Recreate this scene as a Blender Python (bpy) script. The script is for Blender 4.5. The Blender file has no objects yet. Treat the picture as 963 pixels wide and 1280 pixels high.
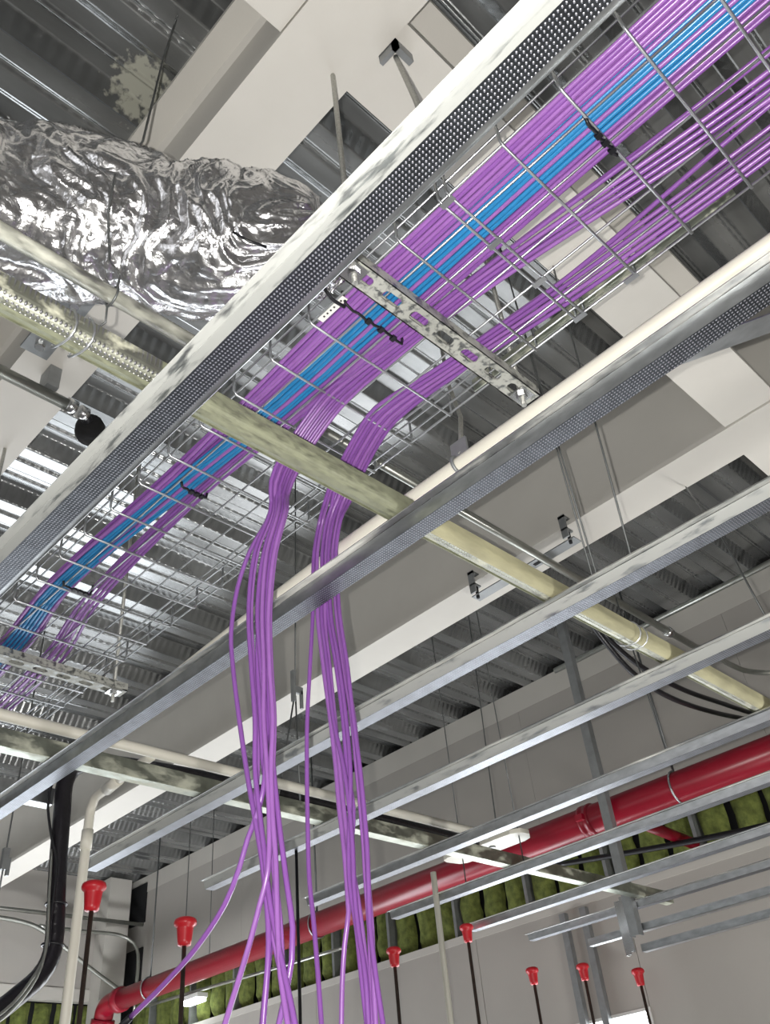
import bpy, bmesh, math, random
from mathutils import Vector, Matrix, noise
random.seed(7)
SC = bpy.context.scene
COL = SC.collection
PI = math.pi

# ------------------------------------------------------------------ camera, light, exposure
cam_d = bpy.data.cameras.new('camera')
cam = bpy.data.objects.new('camera', cam_d)
COL.objects.link(cam)
cam_d.sensor_fit = 'HORIZONTAL'
cam_d.sensor_width = 36.0
cam_d.lens = 1107.48 / 963.0 * 36.0
cam_d.clip_start = 0.01
CAM = Vector((0.0, 0.0, 1.88))
RIGHT = Vector((0.71643291, -0.69216449, -0.08736249))
DOWN = Vector((0.38108468, 0.49315154, -0.78203326))
FWD = Vector((0.5843786, 0.52698186, 0.61708328))
m = Matrix.Identity(4)
for i in range(3):
    m[i][0] = RIGHT[i]; m[i][1] = -DOWN[i]; m[i][2] = -FWD[i]; m[i][3] = CAM[i]
cam.matrix_world = m
SC.camera = cam

SC.view_settings.view_transform = 'Standard'
SC.view_settings.look = 'None'
SC.view_settings.gamma = 1.0
SC.view_settings.use_curve_mapping = False
SC.view_settings.exposure = 0.72

w = bpy.data.worlds.new('world'); SC.world = w
w.use_nodes = True
bg = w.node_tree.nodes['Background']
bg.inputs[0].default_value = (0.86, 0.93, 1.0, 1)
bg.inputs[1].default_value = 0.05

def lamp(name, kind, loc, energy, color=(1, 1, 1), size=0.1, size_y=None, aim=None, spread=None):
    d = bpy.data.lights.new(name, kind)
    d.energy = energy; d.color = color
    if kind == 'AREA':
        d.shape = 'RECTANGLE'; d.size = size; d.size_y = size_y or size
        if spread: d.spread = spread
    else:
        d.shadow_soft_size = size
    o = bpy.data.objects.new(name, d); COL.objects.link(o)
    o.location = loc
    if aim is not None:
        o.rotation_euler = (Vector(aim) - Vector(loc)).to_track_quat('-Z', 'Y').to_euler()
    return o
# the phone's own flash, beside its lens
lamp('camera_flash', 'POINT', CAM - RIGHT * 0.027 - DOWN * 0.004 - FWD * 0.004, 62.0, (1.0, 0.97, 0.92), 0.004)
# daylight coming in through low windows of the far and end walls, below the frame
lamp('window_and_fill_light', 'AREA', (3.55, 2.9, 1.35), 40.0, (0.95, 0.97, 1.0), 3.6, 1.5, aim=(0, 2.5, 1.9))
lamp('window_and_fill_light', 'AREA', (2.0, 6.2, 1.05), 66.0, (0.90, 0.95, 1.0), 3.0, 1.4, aim=(1.6, 0, 2.2))
lamp('window_and_fill_light', 'AREA', (-4.8, 1.5, 1.5), 30.0, (0.97, 0.98, 1.0), 6.0, 1.8, aim=(1, 1.5, 2.4))  # added ambient fill from the left, no window on that side
# unseen fill lamps added low down to brighten the walls and deck
lamp('fill_light', 'AREA', (1.3, 3.1, 0.5), 13.0, (0.97, 0.98, 1.0), 0.8, 0.5, aim=(2.6, 6.4, 3.3), spread=1.3)
lamp('fill_light', 'AREA', (1.9, -0.9, 0.5), 14.0, (1.0, 0.98, 0.95), 0.8, 0.5, aim=(3.1, 1.5, 4.0), spread=1.7)

# ------------------------------------------------------------------ materials
def nt(name):
    mt = bpy.data.materials.new(name); mt.use_nodes = True
    t = mt.node_tree
    return mt, t, t.nodes['Principled BSDF']
def N(t, kind, **kw):
    n = t.nodes.new(kind)
    for k, v in kw.items(): setattr(n, k, v)
    return n
def rgb(h):
    c = [int(h[i:i + 2], 16) / 255 for i in (0, 2, 4)]
    return tuple(((x / 12.92) if x <= 0.04045 else ((x + 0.055) / 1.055) ** 2.4) for x in c) + (1,)
def mat(name, col, rough=0.6, metal=0.0, var=0.15, scale=20.0, bump=0.0, bscale=60.0, col2=None, stretch=(1, 1, 1), spec=0.5, rvar=0.0, emit=None):
    mt, t, b = nt(name)
    L = t.links.new
    col = rgb(col) if isinstance(col, str) else col
    geo = N(t, 'ShaderNodeNewGeometry')
    mp = N(t, 'ShaderNodeMapping'); mp.inputs['Scale'].default_value = stretch
    L(geo.outputs['Position'], mp.inputs['Vector'])
    nz = N(t, 'ShaderNodeTexNoise'); nz.inputs['Scale'].default_value = scale; nz.inputs['Detail'].default_value = 5
    L(mp.outputs['Vector'], nz.inputs['Vector'])
    rp = N(t, 'ShaderNodeValToRGB')
    c2 = (rgb(col2) if isinstance(col2, str) else col2) or tuple(c * (1 - var) for c in col[:3]) + (1,)
    rp.color_ramp.elements[0].position = 0.3; rp.color_ramp.elements[0].color = c2
    rp.color_ramp.elements[1].position = 0.7; rp.color_ramp.elements[1].color = col
    L(nz.outputs['Fac'], rp.inputs['Fac']); L(rp.outputs['Color'], b.inputs['Base Color'])
    b.inputs['Roughness'].default_value = rough; b.inputs['Metallic'].default_value = metal
    b.inputs['Specular IOR Level'].default_value = spec
    if rvar:
        mr = N(t, 'ShaderNodeMapRange'); mr.inputs['To Min'].default_value = rough - rvar; mr.inputs['To Max'].default_value = rough + rvar
        L(nz.outputs['Fac'], mr.inputs['Value']); L(mr.outputs['Result'], b.inputs['Roughness'])
    if bump:
        n2 = N(t, 'ShaderNodeTexNoise'); n2.inputs['Scale'].default_value = bscale; n2.inputs['Detail'].default_value = 4
        L(mp.outputs['Vector'], n2.inputs['Vector'])
        bp = N(t, 'ShaderNodeBump'); bp.inputs['Strength'].default_value = bump; bp.inputs['Distance'].default_value = 0.004
        L(n2.outputs['Fac'], bp.inputs['Height']); L(bp.outputs['Normal'], b.inputs['Normal'])
    if emit:
        b.inputs['Emission Color'].default_value = emit[0]; b.inputs['Emission Strength'].default_value = emit[1]
    return mt
def overspray(mt, colr, scale, thr, stretch=(1, 1, 1), soft=0.06):
    """flakes of wet-sprayed paint that stuck to the metal"""
    t = mt.node_tree; L = t.links.new
    out = [n for n in t.nodes if n.type == 'OUTPUT_MATERIAL'][0]
    b = t.nodes['Principled BSDF']
    geo = N(t, 'ShaderNodeNewGeometry'); mp = N(t, 'ShaderNodeMapping'); mp.inputs['Scale'].default_value = stretch
    L(geo.outputs['Position'], mp.inputs['Vector'])
    n1 = N(t, 'ShaderNodeTexNoise'); n1.inputs['Scale'].default_value = scale; n1.inputs['Detail'].default_value = 8; n1.inputs['Roughness'].default_value = 0.65
    L(mp.outputs['Vector'], n1.inputs['Vector'])
    mr = N(t, 'ShaderNodeMapRange'); mr.inputs['From Min'].default_value = thr - soft; mr.inputs['From Max'].default_value = thr + soft
    L(n1.outputs['Fac'], mr.inputs['Value'])
    d = N(t, 'ShaderNodeBsdfPrincipled'); d.inputs['Base Color'].default_value = rgb(colr); d.inputs['Roughness'].default_value = 0.7
    mx = N(t, 'ShaderNodeMixShader')
    L(mr.outputs['Result'], mx.inputs['Fac']); L(b.outputs[0], mx.inputs[1]); L(d.outputs[0], mx.inputs[2]); L(mx.outputs[0], out.inputs['Surface'])
    return mt
def knurl(mt, pitch, strength=0.9):
    """rows of rolled dimples, laid out along the strip"""
    t = mt.node_tree; L = t.links.new; b = t.nodes['Principled BSDF']
    geo = N(t, 'ShaderNodeNewGeometry')
    sc = N(t, 'ShaderNodeVectorMath', operation='SCALE'); sc.inputs['Scale'].default_value = 1 / pitch
    L(geo.outputs['Position'], sc.inputs[0])
    fr = N(t, 'ShaderNodeVectorMath', operation='FRACTION'); L(sc.outputs[0], fr.inputs[0])
    sb = N(t, 'ShaderNodeVectorMath', operation='SUBTRACT'); sb.inputs[1].default_value = (0.5, 0.5, 0.5); L(fr.outputs[0], sb.inputs[0])
    ml = N(t, 'ShaderNodeVectorMath', operation='MULTIPLY'); ml.inputs[1].default_value = (1, 1, 0); L(sb.outputs[0], ml.inputs[0])
    ln = N(t, 'ShaderNodeVectorMath', operation='LENGTH'); L(ml.outputs[0], ln.inputs[0])
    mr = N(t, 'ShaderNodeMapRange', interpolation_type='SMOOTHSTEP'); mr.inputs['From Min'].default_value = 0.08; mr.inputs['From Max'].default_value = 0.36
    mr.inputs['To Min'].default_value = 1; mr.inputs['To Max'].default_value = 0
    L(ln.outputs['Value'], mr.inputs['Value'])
    bp = N(t, 'ShaderNodeBump'); bp.inputs['Strength'].default_value = strength; bp.inputs['Distance'].default_value = 0.0012
    L(mr.outputs['Result'], bp.inputs['Height']); L(bp.outputs['Normal'], b.inputs['Normal'])
    # glints off the dimples, painted into the base colour
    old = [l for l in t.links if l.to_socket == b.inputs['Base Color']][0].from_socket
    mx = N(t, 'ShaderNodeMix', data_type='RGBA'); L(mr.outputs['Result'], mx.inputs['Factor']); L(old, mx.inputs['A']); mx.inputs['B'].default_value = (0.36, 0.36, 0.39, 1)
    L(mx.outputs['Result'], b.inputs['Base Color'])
    r2 = N(t, 'ShaderNodeMapRange'); r2.inputs['To Min'].default_value = b.inputs['Roughness'].default_value; r2.inputs['To Max'].default_value = 0.55
    L(mr.outputs['Result'], r2.inputs['Value']); L(r2.outputs['Result'], b.inputs['Roughness'])
    return mt

M = {}
M['galv'] = mat('galvanized_steel', 'c3c6c8', 0.36, 1.0, 0.3, 60, 0.12, 120, stretch=(1, .4, 1))
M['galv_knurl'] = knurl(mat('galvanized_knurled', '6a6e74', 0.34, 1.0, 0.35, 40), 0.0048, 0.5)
M['galv_brim'] = overspray(mat('galvanized_brim', 'd0d2d2', 0.4, 1.0, 0.25, 60, 0.1, 120), 'd0d0ca', 30, 0.56, (1, .12, 1), .1)
M['galv_splat'] = overspray(mat('galvanized_splattered', 'aeb2b4', 0.4, 1.0, 0.25, 60, 0.1, 120), 'aeb0ad', 46, 0.41, (1.4, .25, 1.4), 0.06)
M['runner'] = overspray(mat('runner_zinc', '9a9c88', 0.45, 0.85, 0.3, 50, 0.2, 120), '858871', 150, 0.46, (.3, 1, 1), 0.16)
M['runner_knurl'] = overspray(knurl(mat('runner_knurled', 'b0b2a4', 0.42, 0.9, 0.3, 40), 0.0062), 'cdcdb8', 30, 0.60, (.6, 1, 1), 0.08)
M['runner_cream'] = mat('cream_oversprayed_runner', 'b4b08e', 0.62, 0.0, 0.35, 30, 0.3, 120, col2='8a876e', stretch=(.3, 1, 1))
M['channel'] = overspray(mat('carrying_channel', 'a2a79b', 0.38, 0.9, 0.3, 30, 0.1, 100), 'b5b7a6', 24, 0.58, (.4, 1, 1), 0.08)
M['strut'] = overspray(mat('strut_zinc', '8f918f', 0.42, 0.9, 0.3, 50, 0.15, 120), 'a9aaa3', 75, 0.46, (1, 1, 1), 0.05)
M['wire'] = mat('zinc_wire', 'c2c5c8', 0.34, 0.9, 0.15, 30)
M['thinwire'] = mat('hanger_wire', '6f7272', 0.5, 0.7, 0.2, 30)
M['rod'] = mat('threaded_rod', 'c6c6c0', 0.45, 0.9, 0.3, 200, 0.4, 400)
M['emt'] = mat('conduit_zinc', 'b3b5ae', 0.34, 0.9, 0.2, 25)
M['emt_white'] = overspray(mat('conduit_zinc_sprayed', 'b9bbb2', 0.36, 0.9, 0.2, 25), 'c9cabd', 25, 0.52, (.4, 1, 1), 0.1)
M['pvc'] = mat('white_pipe_paint', 'dcd9cc', 0.42, 0.0, 0.06, 12)
M['beam'] = mat('beam_primer', 'cfccc5', 0.62, 0.0, 0.05, 6, 0.05, 200)
M['deck'] = mat('galvanized_deck', 'a4a6a6', 0.25, 0.72, 0.45, 5, 0.0, 60, stretch=(.5, 2, 1), rvar=0.1)
def deck_relief(mt):
    """embossed bars rolled into the sloping sides of the flutes"""
    t = mt.node_tree; L = t.links.new; b = t.nodes['Principled BSDF']
    geo = N(t, 'ShaderNodeNewGeometry'); sx = N(t, 'ShaderNodeSeparateXYZ'); L(geo.outputs['True Normal'], sx.inputs[0])
    ab = N(t, 'ShaderNodeMath', operation='ABSOLUTE'); L(sx.outputs['Y'], ab.inputs[0])
    gt = N(t, 'ShaderNodeMath', operation='GREATER_THAN'); gt.inputs[1].default_value = .4; L(ab.outputs[0], gt.inputs[0])
    px = N(t, 'ShaderNodeSeparateXYZ'); L(geo.outputs['Position'], px.inputs[0])
    fr = N(t, 'ShaderNodeMath', operation='MULTIPLY'); fr.inputs[1].default_value = 2 * PI / .034; L(px.outputs['X'], fr.inputs[0])
    sn = N(t, 'ShaderNodeMath', operation='SINE'); L(fr.outputs[0], sn.inputs[0])
    ml = N(t, 'ShaderNodeMath', operation='MULTIPLY'); L(sn.outputs[0], ml.inputs[0]); L(gt.outputs[0], ml.inputs[1])
    n2 = N(t, 'ShaderNodeTexNoise'); n2.inputs['Scale'].default_value = 60; L(geo.outputs['Position'], n2.inputs['Vector'])
    ad = N(t, 'ShaderNodeMath', operation='MULTIPLY_ADD'); ad.inputs[1].default_value = .25; L(n2.outputs['Fac'], ad.inputs[0]); L(ml.outputs[0], ad.inputs[2])
    bp = N(t, 'ShaderNodeBump'); bp.inputs['Strength'].default_value = .22; bp.inputs['Distance'].default_value = .004
    L(ad.outputs[0], bp.inputs['Height']); L(bp.outputs['Normal'], b.inputs['Normal'])
    # a patch of dried fireproofing spray stuck to the pans over the duct
    ds = N(t, 'ShaderNodeVectorMath', operation='DISTANCE'); ds.inputs[1].default_value = (.44, 1.035, 4.05); L(geo.outputs['Position'], ds.inputs[0])
    n3 = N(t, 'ShaderNodeTexNoise'); n3.inputs['Scale'].default_value = 45; n3.inputs['Detail'].default_value = 6; L(geo.outputs['Position'], n3.inputs['Vector'])
    ma = N(t, 'ShaderNodeMath', operation='MULTIPLY_ADD'); ma.inputs[1].default_value = -7.5; ma.inputs[2].default_value = .95; L(ds.outputs['Value'], ma.inputs[0])
    a2 = N(t, 'ShaderNodeMath', operation='ADD'); L(ma.outputs[0], a2.inputs[0]); L(n3.outputs['Fac'], a2.inputs[1])
    mr = N(t, 'ShaderNodeMapRange'); mr.inputs['From Min'].default_value = .86; mr.inputs['From Max'].default_value = 1.0; L(a2.outputs[0], mr.inputs['Value'])
    d = N(t, 'ShaderNodeBsdfPrincipled'); d.inputs['Base Color'].default_value = rgb('a8a89c'); d.inputs['Roughness'].default_value = .9
    mx = N(t, 'ShaderNodeMixShader'); out = [n for n in t.nodes if n.type == 'OUTPUT_MATERIAL'][0]
    L(mr.outputs['Result'], mx.inputs['Fac']); L(b.outputs[0], mx.inputs[1]); L(d.outputs[0], mx.inputs[2]); L(mx.outputs[0], out.inputs['Surface'])
    return mt
deck_relief(M['deck'])
M['drywall'] = mat('drywall_paper', 'aca8a2', 0.85, 0.0, 0.07, 3, 0.05, 200)
M['drywall_edge'] = mat('drywall_pale', 'c2bfb8', 0.85, 0.0, 0.06, 4)
M['green'] = mat('insulation', '76803f', 0.95, 0.0, 0.5, 30, 0.8, 90, col2='4b5426')
M['stud'] = mat('wall_stud', '96999a', 0.45, 0.5, 0.2, 30)
M['dark'] = mat('dark_void', '101114', 0.8, 0.0, 0.2, 10)
M['floor'] = mat('concrete_slab', '8b8985', 0.75, 0.0, 0.2, 3, 0.2, 40)
M['red'] = mat('red_paint', '8c0f26', 0.3, 0.0, 0.12, 15)
M['redcap'] = mat('red_plastic', 'c01c28', 0.38, 0.0, 0.1, 40)
M['pole'] = mat('rusty_rod', '463a33', 0.6, 0.3, 0.4, 60, 0.3, 200)
M['purple'] = mat('purple_jacket', '9663ad', 0.28, 0.0, 0.12, 8, stretch=(20, 3, 3))
M['purple2'] = mat('purple_jacket_dark', '8855a2', 0.28, 0.0, 0.12, 8, stretch=(20, 3, 3))
M['blue'] = mat('blue_jacket', '2b80b8', 0.28, 0.0, 0.12, 8, stretch=(20, 3, 3))
M['black'] = mat('black_rubber', '15151a', 0.38, 0.0, 0.2, 30)
M['foam'] = mat('black_foam', '08080a', 0.9, 0.0, 0.2, 60, 0.3, 100)
M['blackpipe'] = mat('black_wrap', '17141a', 0.28, 0.0, 0.3, 40, 0.5, 70)
M['tag'] = mat('white_label', 'e8e6df', 0.5, 0.0, 0.03, 30)
M['silver'] = mat('bright_zinc', 'dcdddd', 0.25, 1.0, 0.1, 30)
M['lit'] = mat('daylit_glass', 'ffffff', 0.3, 0, 0.0, 5, emit=((0.93, 0.97, 1, 1), 5.0))
M['led'] = mat('lit_lens', 'ffffff', 0.3, 0, 0.0, 5, emit=((0.93, 1, 0.98, 1), 6.0))
M['frame'] = mat('window_frame_paint', 'd8d8d4', 0.5, 0, 0.04, 10)

# ------------------------------------------------------------------ mesh helpers
class MB:
    def __init__(s): s.v = []; s.f = []; s.sm = []
    def add(s, vs, fs, smooth=False):
        o = len(s.v); s.v += [tuple(p) for p in vs]
        s.f += [tuple(i + o for i in f) for f in fs]; s.sm += [smooth] * len(fs)
        return s
    def box(s, a, b):
        (x0, y0, z0), (x1, y1, z1) = a, b
        x0, x1 = sorted((x0, x1)); y0, y1 = sorted((y0, y1)); z0, z1 = sorted((z0, z1))
        return s.add([(x0, y0, z0), (x1, y0, z0), (x1, y1, z0), (x0, y1, z0), (x0, y0, z1), (x1, y0, z1), (x1, y1, z1), (x0, y1, z1)],
              [(0, 3, 2, 1), (4, 5, 6, 7), (0, 1, 5, 4), (1, 2, 6, 5), (2, 3, 7, 6), (3, 0, 4, 7)])
    def bar(s, p, q, wx, wz, up=(0, 0, 1)):
        p = Vector(p); q = Vector(q); d = (q - p).normalized(); up = Vector(up)
        if abs(d.dot(up)) > .98: up = Vector((1, 0, 0))
        a = d.cross(up).normalized() * wx / 2; b = a.cross(d).normalized() * wz / 2
        vs = [c + e for c in (p, q) for e in (-a - b, a - b, a + b, -a + b)]
        return s.add(vs, [(0, 1, 2, 3), (7, 6, 5, 4), (0, 4, 5, 1), (1, 5, 6, 2), (2, 6, 7, 3), (3, 7, 4, 0)])
    def tube(s, pts, r, n=8, cap=True, smooth=True):
        pts = [Vector(p) for p in pts]; k = len(pts)
        rs = r if isinstance(r, (list, tuple)) else [r] * k
        tan = []
        for i in range(k):
            t = pts[min(i + 1, k - 1)] - pts[max(i - 1, 0)]
            tan.append(t.normalized())
        ref = Vector((0, 0, 1)) if abs(tan[0].z) < .9 else Vector((1, 0, 0))
        u = tan[0].cross(ref).normalized(); vs = []
        for i in range(k):
            u = (u - tan[i] * u.dot(tan[i])).normalized(); v = tan[i].cross(u)
            for j in range(n):
                a = 2 * PI * j / n
                vs.append(pts[i] + (u * math.cos(a) + v * math.sin(a)) * rs[i])
        fs = [(i * n + j, i * n + (j + 1) % n, (i + 1) * n + (j + 1) % n, (i + 1) * n + j) for i in range(k - 1) for j in range(n)]
        s.add(vs, fs, smooth)
        if cap:
            s.add(vs[:n], [tuple(range(n - 1, -1, -1))]); s.add(vs[-n:], [tuple(range(n))])
        return s
    def extrude(s, prof, axis, a, b, closed=True, caps=True):
        """prof: 2-D points in the plane across the axis ('x': (y,z), 'y': (x,z), 'z': (x,y))"""
        def P(c, t): return {'x': (t, c[0], c[1]), 'y': (c[0], t, c[1]), 'z': (c[0], c[1], t)}[axis]
        n = len(prof); vs = [P(c, a) for c in prof] + [P(c, b) for c in prof]
        k = n if closed else n - 1
        s.add(vs, [(i, (i + 1) % n, n + (i + 1) % n, n + i) for i in range(k)])
        if closed and caps: s.add(vs, [tuple(range(n - 1, -1, -1)), tuple(range(n, 2 * n))])
        return s
    def sheet(s, prof, axis, a, b, th):
        """open folded sheet of thickness th"""
        n = len(prof); P = [Vector(p) for p in prof]; off = []
        for i in range(n):
            d0 = (P[i] - P[max(i - 1, 0)]); d1 = (P[min(i + 1, n - 1)] - P[i])
            d = (d0.normalized() if d0.length else Vector((0, 0))) + (d1.normalized() if d1.length else Vector((0, 0)))
            d.normalize(); off.append(P[i] + Vector((-d.y, d.x)) * th)
        return s.extrude([tuple(p) for p in P] + [tuple(p) for p in reversed(off)], axis, a, b, True, True)
    def lathe(s, prof, c, n=16, smooth=True):
        c = Vector(c); vs = []
        for r, z in prof:
            for j in range(n):
                a = 2 * PI * j / n; vs.append((c.x + r * math.cos(a), c.y + r * math.sin(a), c.z + z))
        k = len(prof)
        s.add(vs, [(i * n + j, i * n + (j + 1) % n, (i + 1) * n + (j + 1) % n, (i + 1) * n + j) for i in range(k - 1) for j in range(n)], smooth)
        s.add(vs[:n], [tuple(range(n - 1, -1, -1))]); s.add(vs[-n:], [tuple(range(n))])
        return s
    def build(s, name, mt, parent=None, origin=None):
        if parent is not None: o0 = world_loc(parent)
        else: o0 = Vector(origin) if origin is not None else centroid(s.v)
        me = bpy.data.meshes.new(name)
        me.from_pydata([tuple(Vector(p) - o0) for p in s.v], [], s.f)
        me.polygons.foreach_set('use_smooth', s.sm)
        bm = bmesh.new(); bm.from_mesh(me); bmesh.ops.remove_doubles(bm, verts=bm.verts, dist=1e-6)
        bmesh.ops.recalc_face_normals(bm, faces=bm.faces); bm.to_mesh(me); bm.free()
        me.materials.append(M[mt] if isinstance(mt, str) else mt)
        o = bpy.data.objects.new(name, me); COL.objects.link(o)
        if parent is not None: o.parent = parent
        else: o.location = o0
        return o
def centroid(v):
    k = len(v); return Vector((sum(p[0] for p in v) / k, sum(p[1] for p in v) / k, min(p[2] for p in v)))
def world_loc(o):
    p = Vector((0, 0, 0))
    while o is not None: p += o.location; o = o.parent
    return p
def tag(o, label=None, cat=None, group=None, kind=None):
    if label: o['label'] = label
    if cat: o['category'] = cat
    if group: o['group'] = group
    if kind: o['kind'] = kind
    return o
def thing(name, label, cat, loc, group=None):
    o = bpy.data.objects.new(name, None); COL.objects.link(o); o.location = loc; o.empty_display_size = .05
    return tag(o, label, cat, group)
def setting(name, loc=(0, 0, 0), label=None):
    o = bpy.data.objects.new(name, None); COL.objects.link(o); o.location = loc; o.empty_display_size = .05
    return tag(o, label, None, None, 'structure')
def spline(pts, step=0.02):
    """Catmull-Rom through the points"""
    P = [Vector(p) for p in pts]; out = []
    Q = [P[0] * 2 - P[1]] + P + [P[-1] * 2 - P[-2]]
    for i in range(1, len(Q) - 2):
        a, b, c, d = Q[i - 1:i + 3]
        n = max(1, int((c - b).length / step))
        # centripetal-like tangents
        t1 = (c - a) * ((c - b).length / max(1e-6, ((b - a).length + (c - b).length)))
        t2 = (d - b) * ((c - b).length / max(1e-6, ((c - b).length + (d - c).length)))
        for k in range(n):
            t = k / n
            h = (2 * t ** 3 - 3 * t * t + 1, t ** 3 - 2 * t * t + t, -2 * t ** 3 + 3 * t * t, t ** 3 - t * t)
            out.append(b * h[0] + t1 * h[1] + c * h[2] + t2 * h[3])
    out.append(P[-1]); return out

# ================================================================== THE SETTING
ZD = 4.03          # underside of the deck's low flats
XW = 3.70          # face of the far wall
YB = 6.40          # face of the end wall

# --- corrugated deck: panels of three flutes each
ceiling = setting('ceiling', (0, 0, ZD), 'galvanized corrugated metal deck')
def deck_profile(y0, n):
    p = []
    for k in range(n):
        y = y0 + k * .307
        p += [(y, ZD), (y + .054, ZD), (y + .060, ZD + .009), (y + .068, ZD + .009), (y + .074, ZD), (y + .128, ZD),
              (y + .163, ZD + .058), (y + .212, ZD + .058), (y + .217, ZD + .050), (y + .223, ZD + .050), (y + .228, ZD + .058), (y + .272, ZD + .058)]
    p.append((y0 + n * .307, ZD))
    # rolled, slightly rounded folds
    q = [p[0]]
    for a, c, e in zip(p, p[1:], p[2:]):
        c_ = Vector(c); u_ = Vector(a) - c_; w_ = Vector(e) - c_; r_ = min(.0045, u_.length * .4, w_.length * .4)
        s_, t_ = c_ + u_.normalized() * r_, c_ + w_.normalized() * r_
        q += [tuple(s_), tuple((s_ + t_ + c_ * 2) / 4), tuple(t_)]
    return q + [p[-1]]
y = 1.110 - 24 * .307
while y < YB + .1:
    MB().sheet(deck_profile(y + .0015, 3)[:-1] + [(y + 3 * .307 - .0015, ZD)], 'x', -5.0, 4.35, .0012).build('deck_panel', 'deck', ceiling)
    y += 3 * .307

# --- far wall: drywall above, a band of open bays with insulation, drywall below
wall_right = setting('wall_right', (XW, 2.0, 0), 'grey drywall wall with a band of exposed insulation')
zt, zb = 3.30, 2.93
y = -6.0
while y < YB:
    MB().box((XW, y + .0006, zt), (XW + .0125, min(y + 1.2194, YB), ZD - .10)).build('drywall_panel', 'drywall', wall_right)
    y += 1.22
MB().sheet([(XW - .004, ZD - .12), (XW - .004, ZD), (XW + .10, ZD)], 'y', -6.0, YB, .0015).build('deflection_track', 'drywall_edge', wall_right)
MB().box((XW - .004, -6.0, zb - .035), (XW + .10, YB, zb)).build('sill_track', 'drywall_edge', wall_right)
# lower drywall around the window opening
WY0, WY1, WZ0, WZ1 = 2.176, 3.05, 1.40, 2.445
for a, b in (((-6.0, 0), (.95, zb - .035)), ((.953, 0), (WY0, zb - .035)), ((WY0 + .003, WZ1), (WY1, zb - .035)), ((WY0 + .003, 0), (WY1, WZ0)), ((WY1 + .003, 0), (4.27, zb - .035)), ((4.273, 0), (YB, zb - .035))):
    MB().box((XW, a[0], a[1]), (XW + .0125, b[0], b[1])).build('drywall_panel', 'drywall', wall_right)
MB().box((XW + .10, -6.0, 0), (XW + .12, WY0 - .05, ZD)).box((XW + .10, WY0 - .05, 0), (XW + .12, WY1 + .05, WZ0)).box((XW + .10, WY0 - .05, WZ1), (XW + .12, WY1 + .05, ZD)).box((XW + .10, WY1 + .05, 0), (XW + .12, YB, ZD)).build('sheathing', 'dark', wall_right)
rb = random.Random(3)
k = 0
y = -1.2
while y < YB - .1:
    w_ = .132 + rb.uniform(-.012, .012)
    # a bulging batt, rough on its face
    ny, nz = 6, 8; vs = []; d0 = rb.uniform(0, .02)
    for i in range(nz + 1):
        for j in range(ny + 1):
            u = j / ny; v = i / nz
            e = min(u, 1 - u) * 2; g = min(v, 1 - v) * 2
            bulge = .045 * (1 - (1 - min(1, e * 1.6)) ** 2) * (1 - (1 - min(1, g * 3)) ** 2)
            n_ = noise.noise((y * 7 + u * 2.5, v * 5, 3.1)) * .018
            vs.append((XW + .085 - bulge - n_ - d0, y + u * w_ + rb.uniform(-.004, .004), zb + .002 + v * (zt - zb - .004)))
    fs = [(i * (ny + 1) + j, i * (ny + 1) + j + 1, (i + 1) * (ny + 1) + j + 1, (i + 1) * (ny + 1) + j) for i in range(nz) for j in range(ny)]
    MB().add(vs, fs, True).build('insulation_batt', 'green', wall_right)
    if k % 3 == 0:
        MB().box((XW + .006, y + w_ + .003, zb), (XW + .095, y + w_ + .021, zt)).build('stud', 'stud', wall_right)
    y += .157; k += 1

window_1 = setting('window_1', (XW, WY0, WZ0), 'bright daylit window low in the grey wall')
for a, b in (((WY0, WZ0), (WY0 + .022, WZ1)), ((WY1 - .022, WZ0), (WY1, WZ1)), ((WY0 + .022, WZ0), (WY1 - .022, WZ0 + .022)), ((WY0 + .022, WZ1 - .012), (WY1 - .022, WZ1))):
    MB().box((XW - .004, a[0], a[1]), (XW + .06, b[0], b[1])).build('window_frame', 'frame', window_1)
MB().box((XW + .035, WY0 + .02, WZ0 + .02), (XW + .041, WY1 - .02, WZ1 - .01)).build('pane', 'lit', window_1)

# --- end wall
wall_back = setting('wall_back', (0.5, YB, 0), 'grey end wall')
x = -5.0
while x < XW:
    MB().box((x + .0015, YB, 3.28), (min(x + 1.2194, XW), YB + .0125, ZD)).build('drywall_panel', 'drywall', wall_back)
    MB().box((x + .0015, YB, 0), (min(x + 1.218, XW), YB + .0125, 2.95)).build('drywall_panel', 'drywall', wall_back)
    x += 1.22
MB().box((-5.0, YB - .012, 3.20), (XW, YB + .05, 3.28)).build('trim_board', 'drywall_edge', wall_back)
MB().box((-5.0, YB + .09, 0), (4.35, YB + .11, ZD + .1)).build('sheathing', 'dark', wall_back)
x = 2.3; k = 0
while x < XW - .05:
    w_ = .13 + rb.uniform(-.02, .01); vs = []
    for i in range(7):
        for j in range(6):
            u = j / 5; v = i / 6
            vs.append((x + u * w_, YB + .07 - .05 * math.sin(PI * u) ** .6 * math.sin(PI * v) ** .4 - noise.noise((x * 9 + u * 3, v * 4, 1.7)) * .02, 2.955 + v * .24))
    MB().add(vs, [(i * 6 + j, i * 6 + j + 1, (i + 1) * 6 + j + 1, (i + 1) * 6 + j) for i in range(6) for j in range(5)], True).build('insulation_batt', 'green', wall_back)
    x += .157
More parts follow.
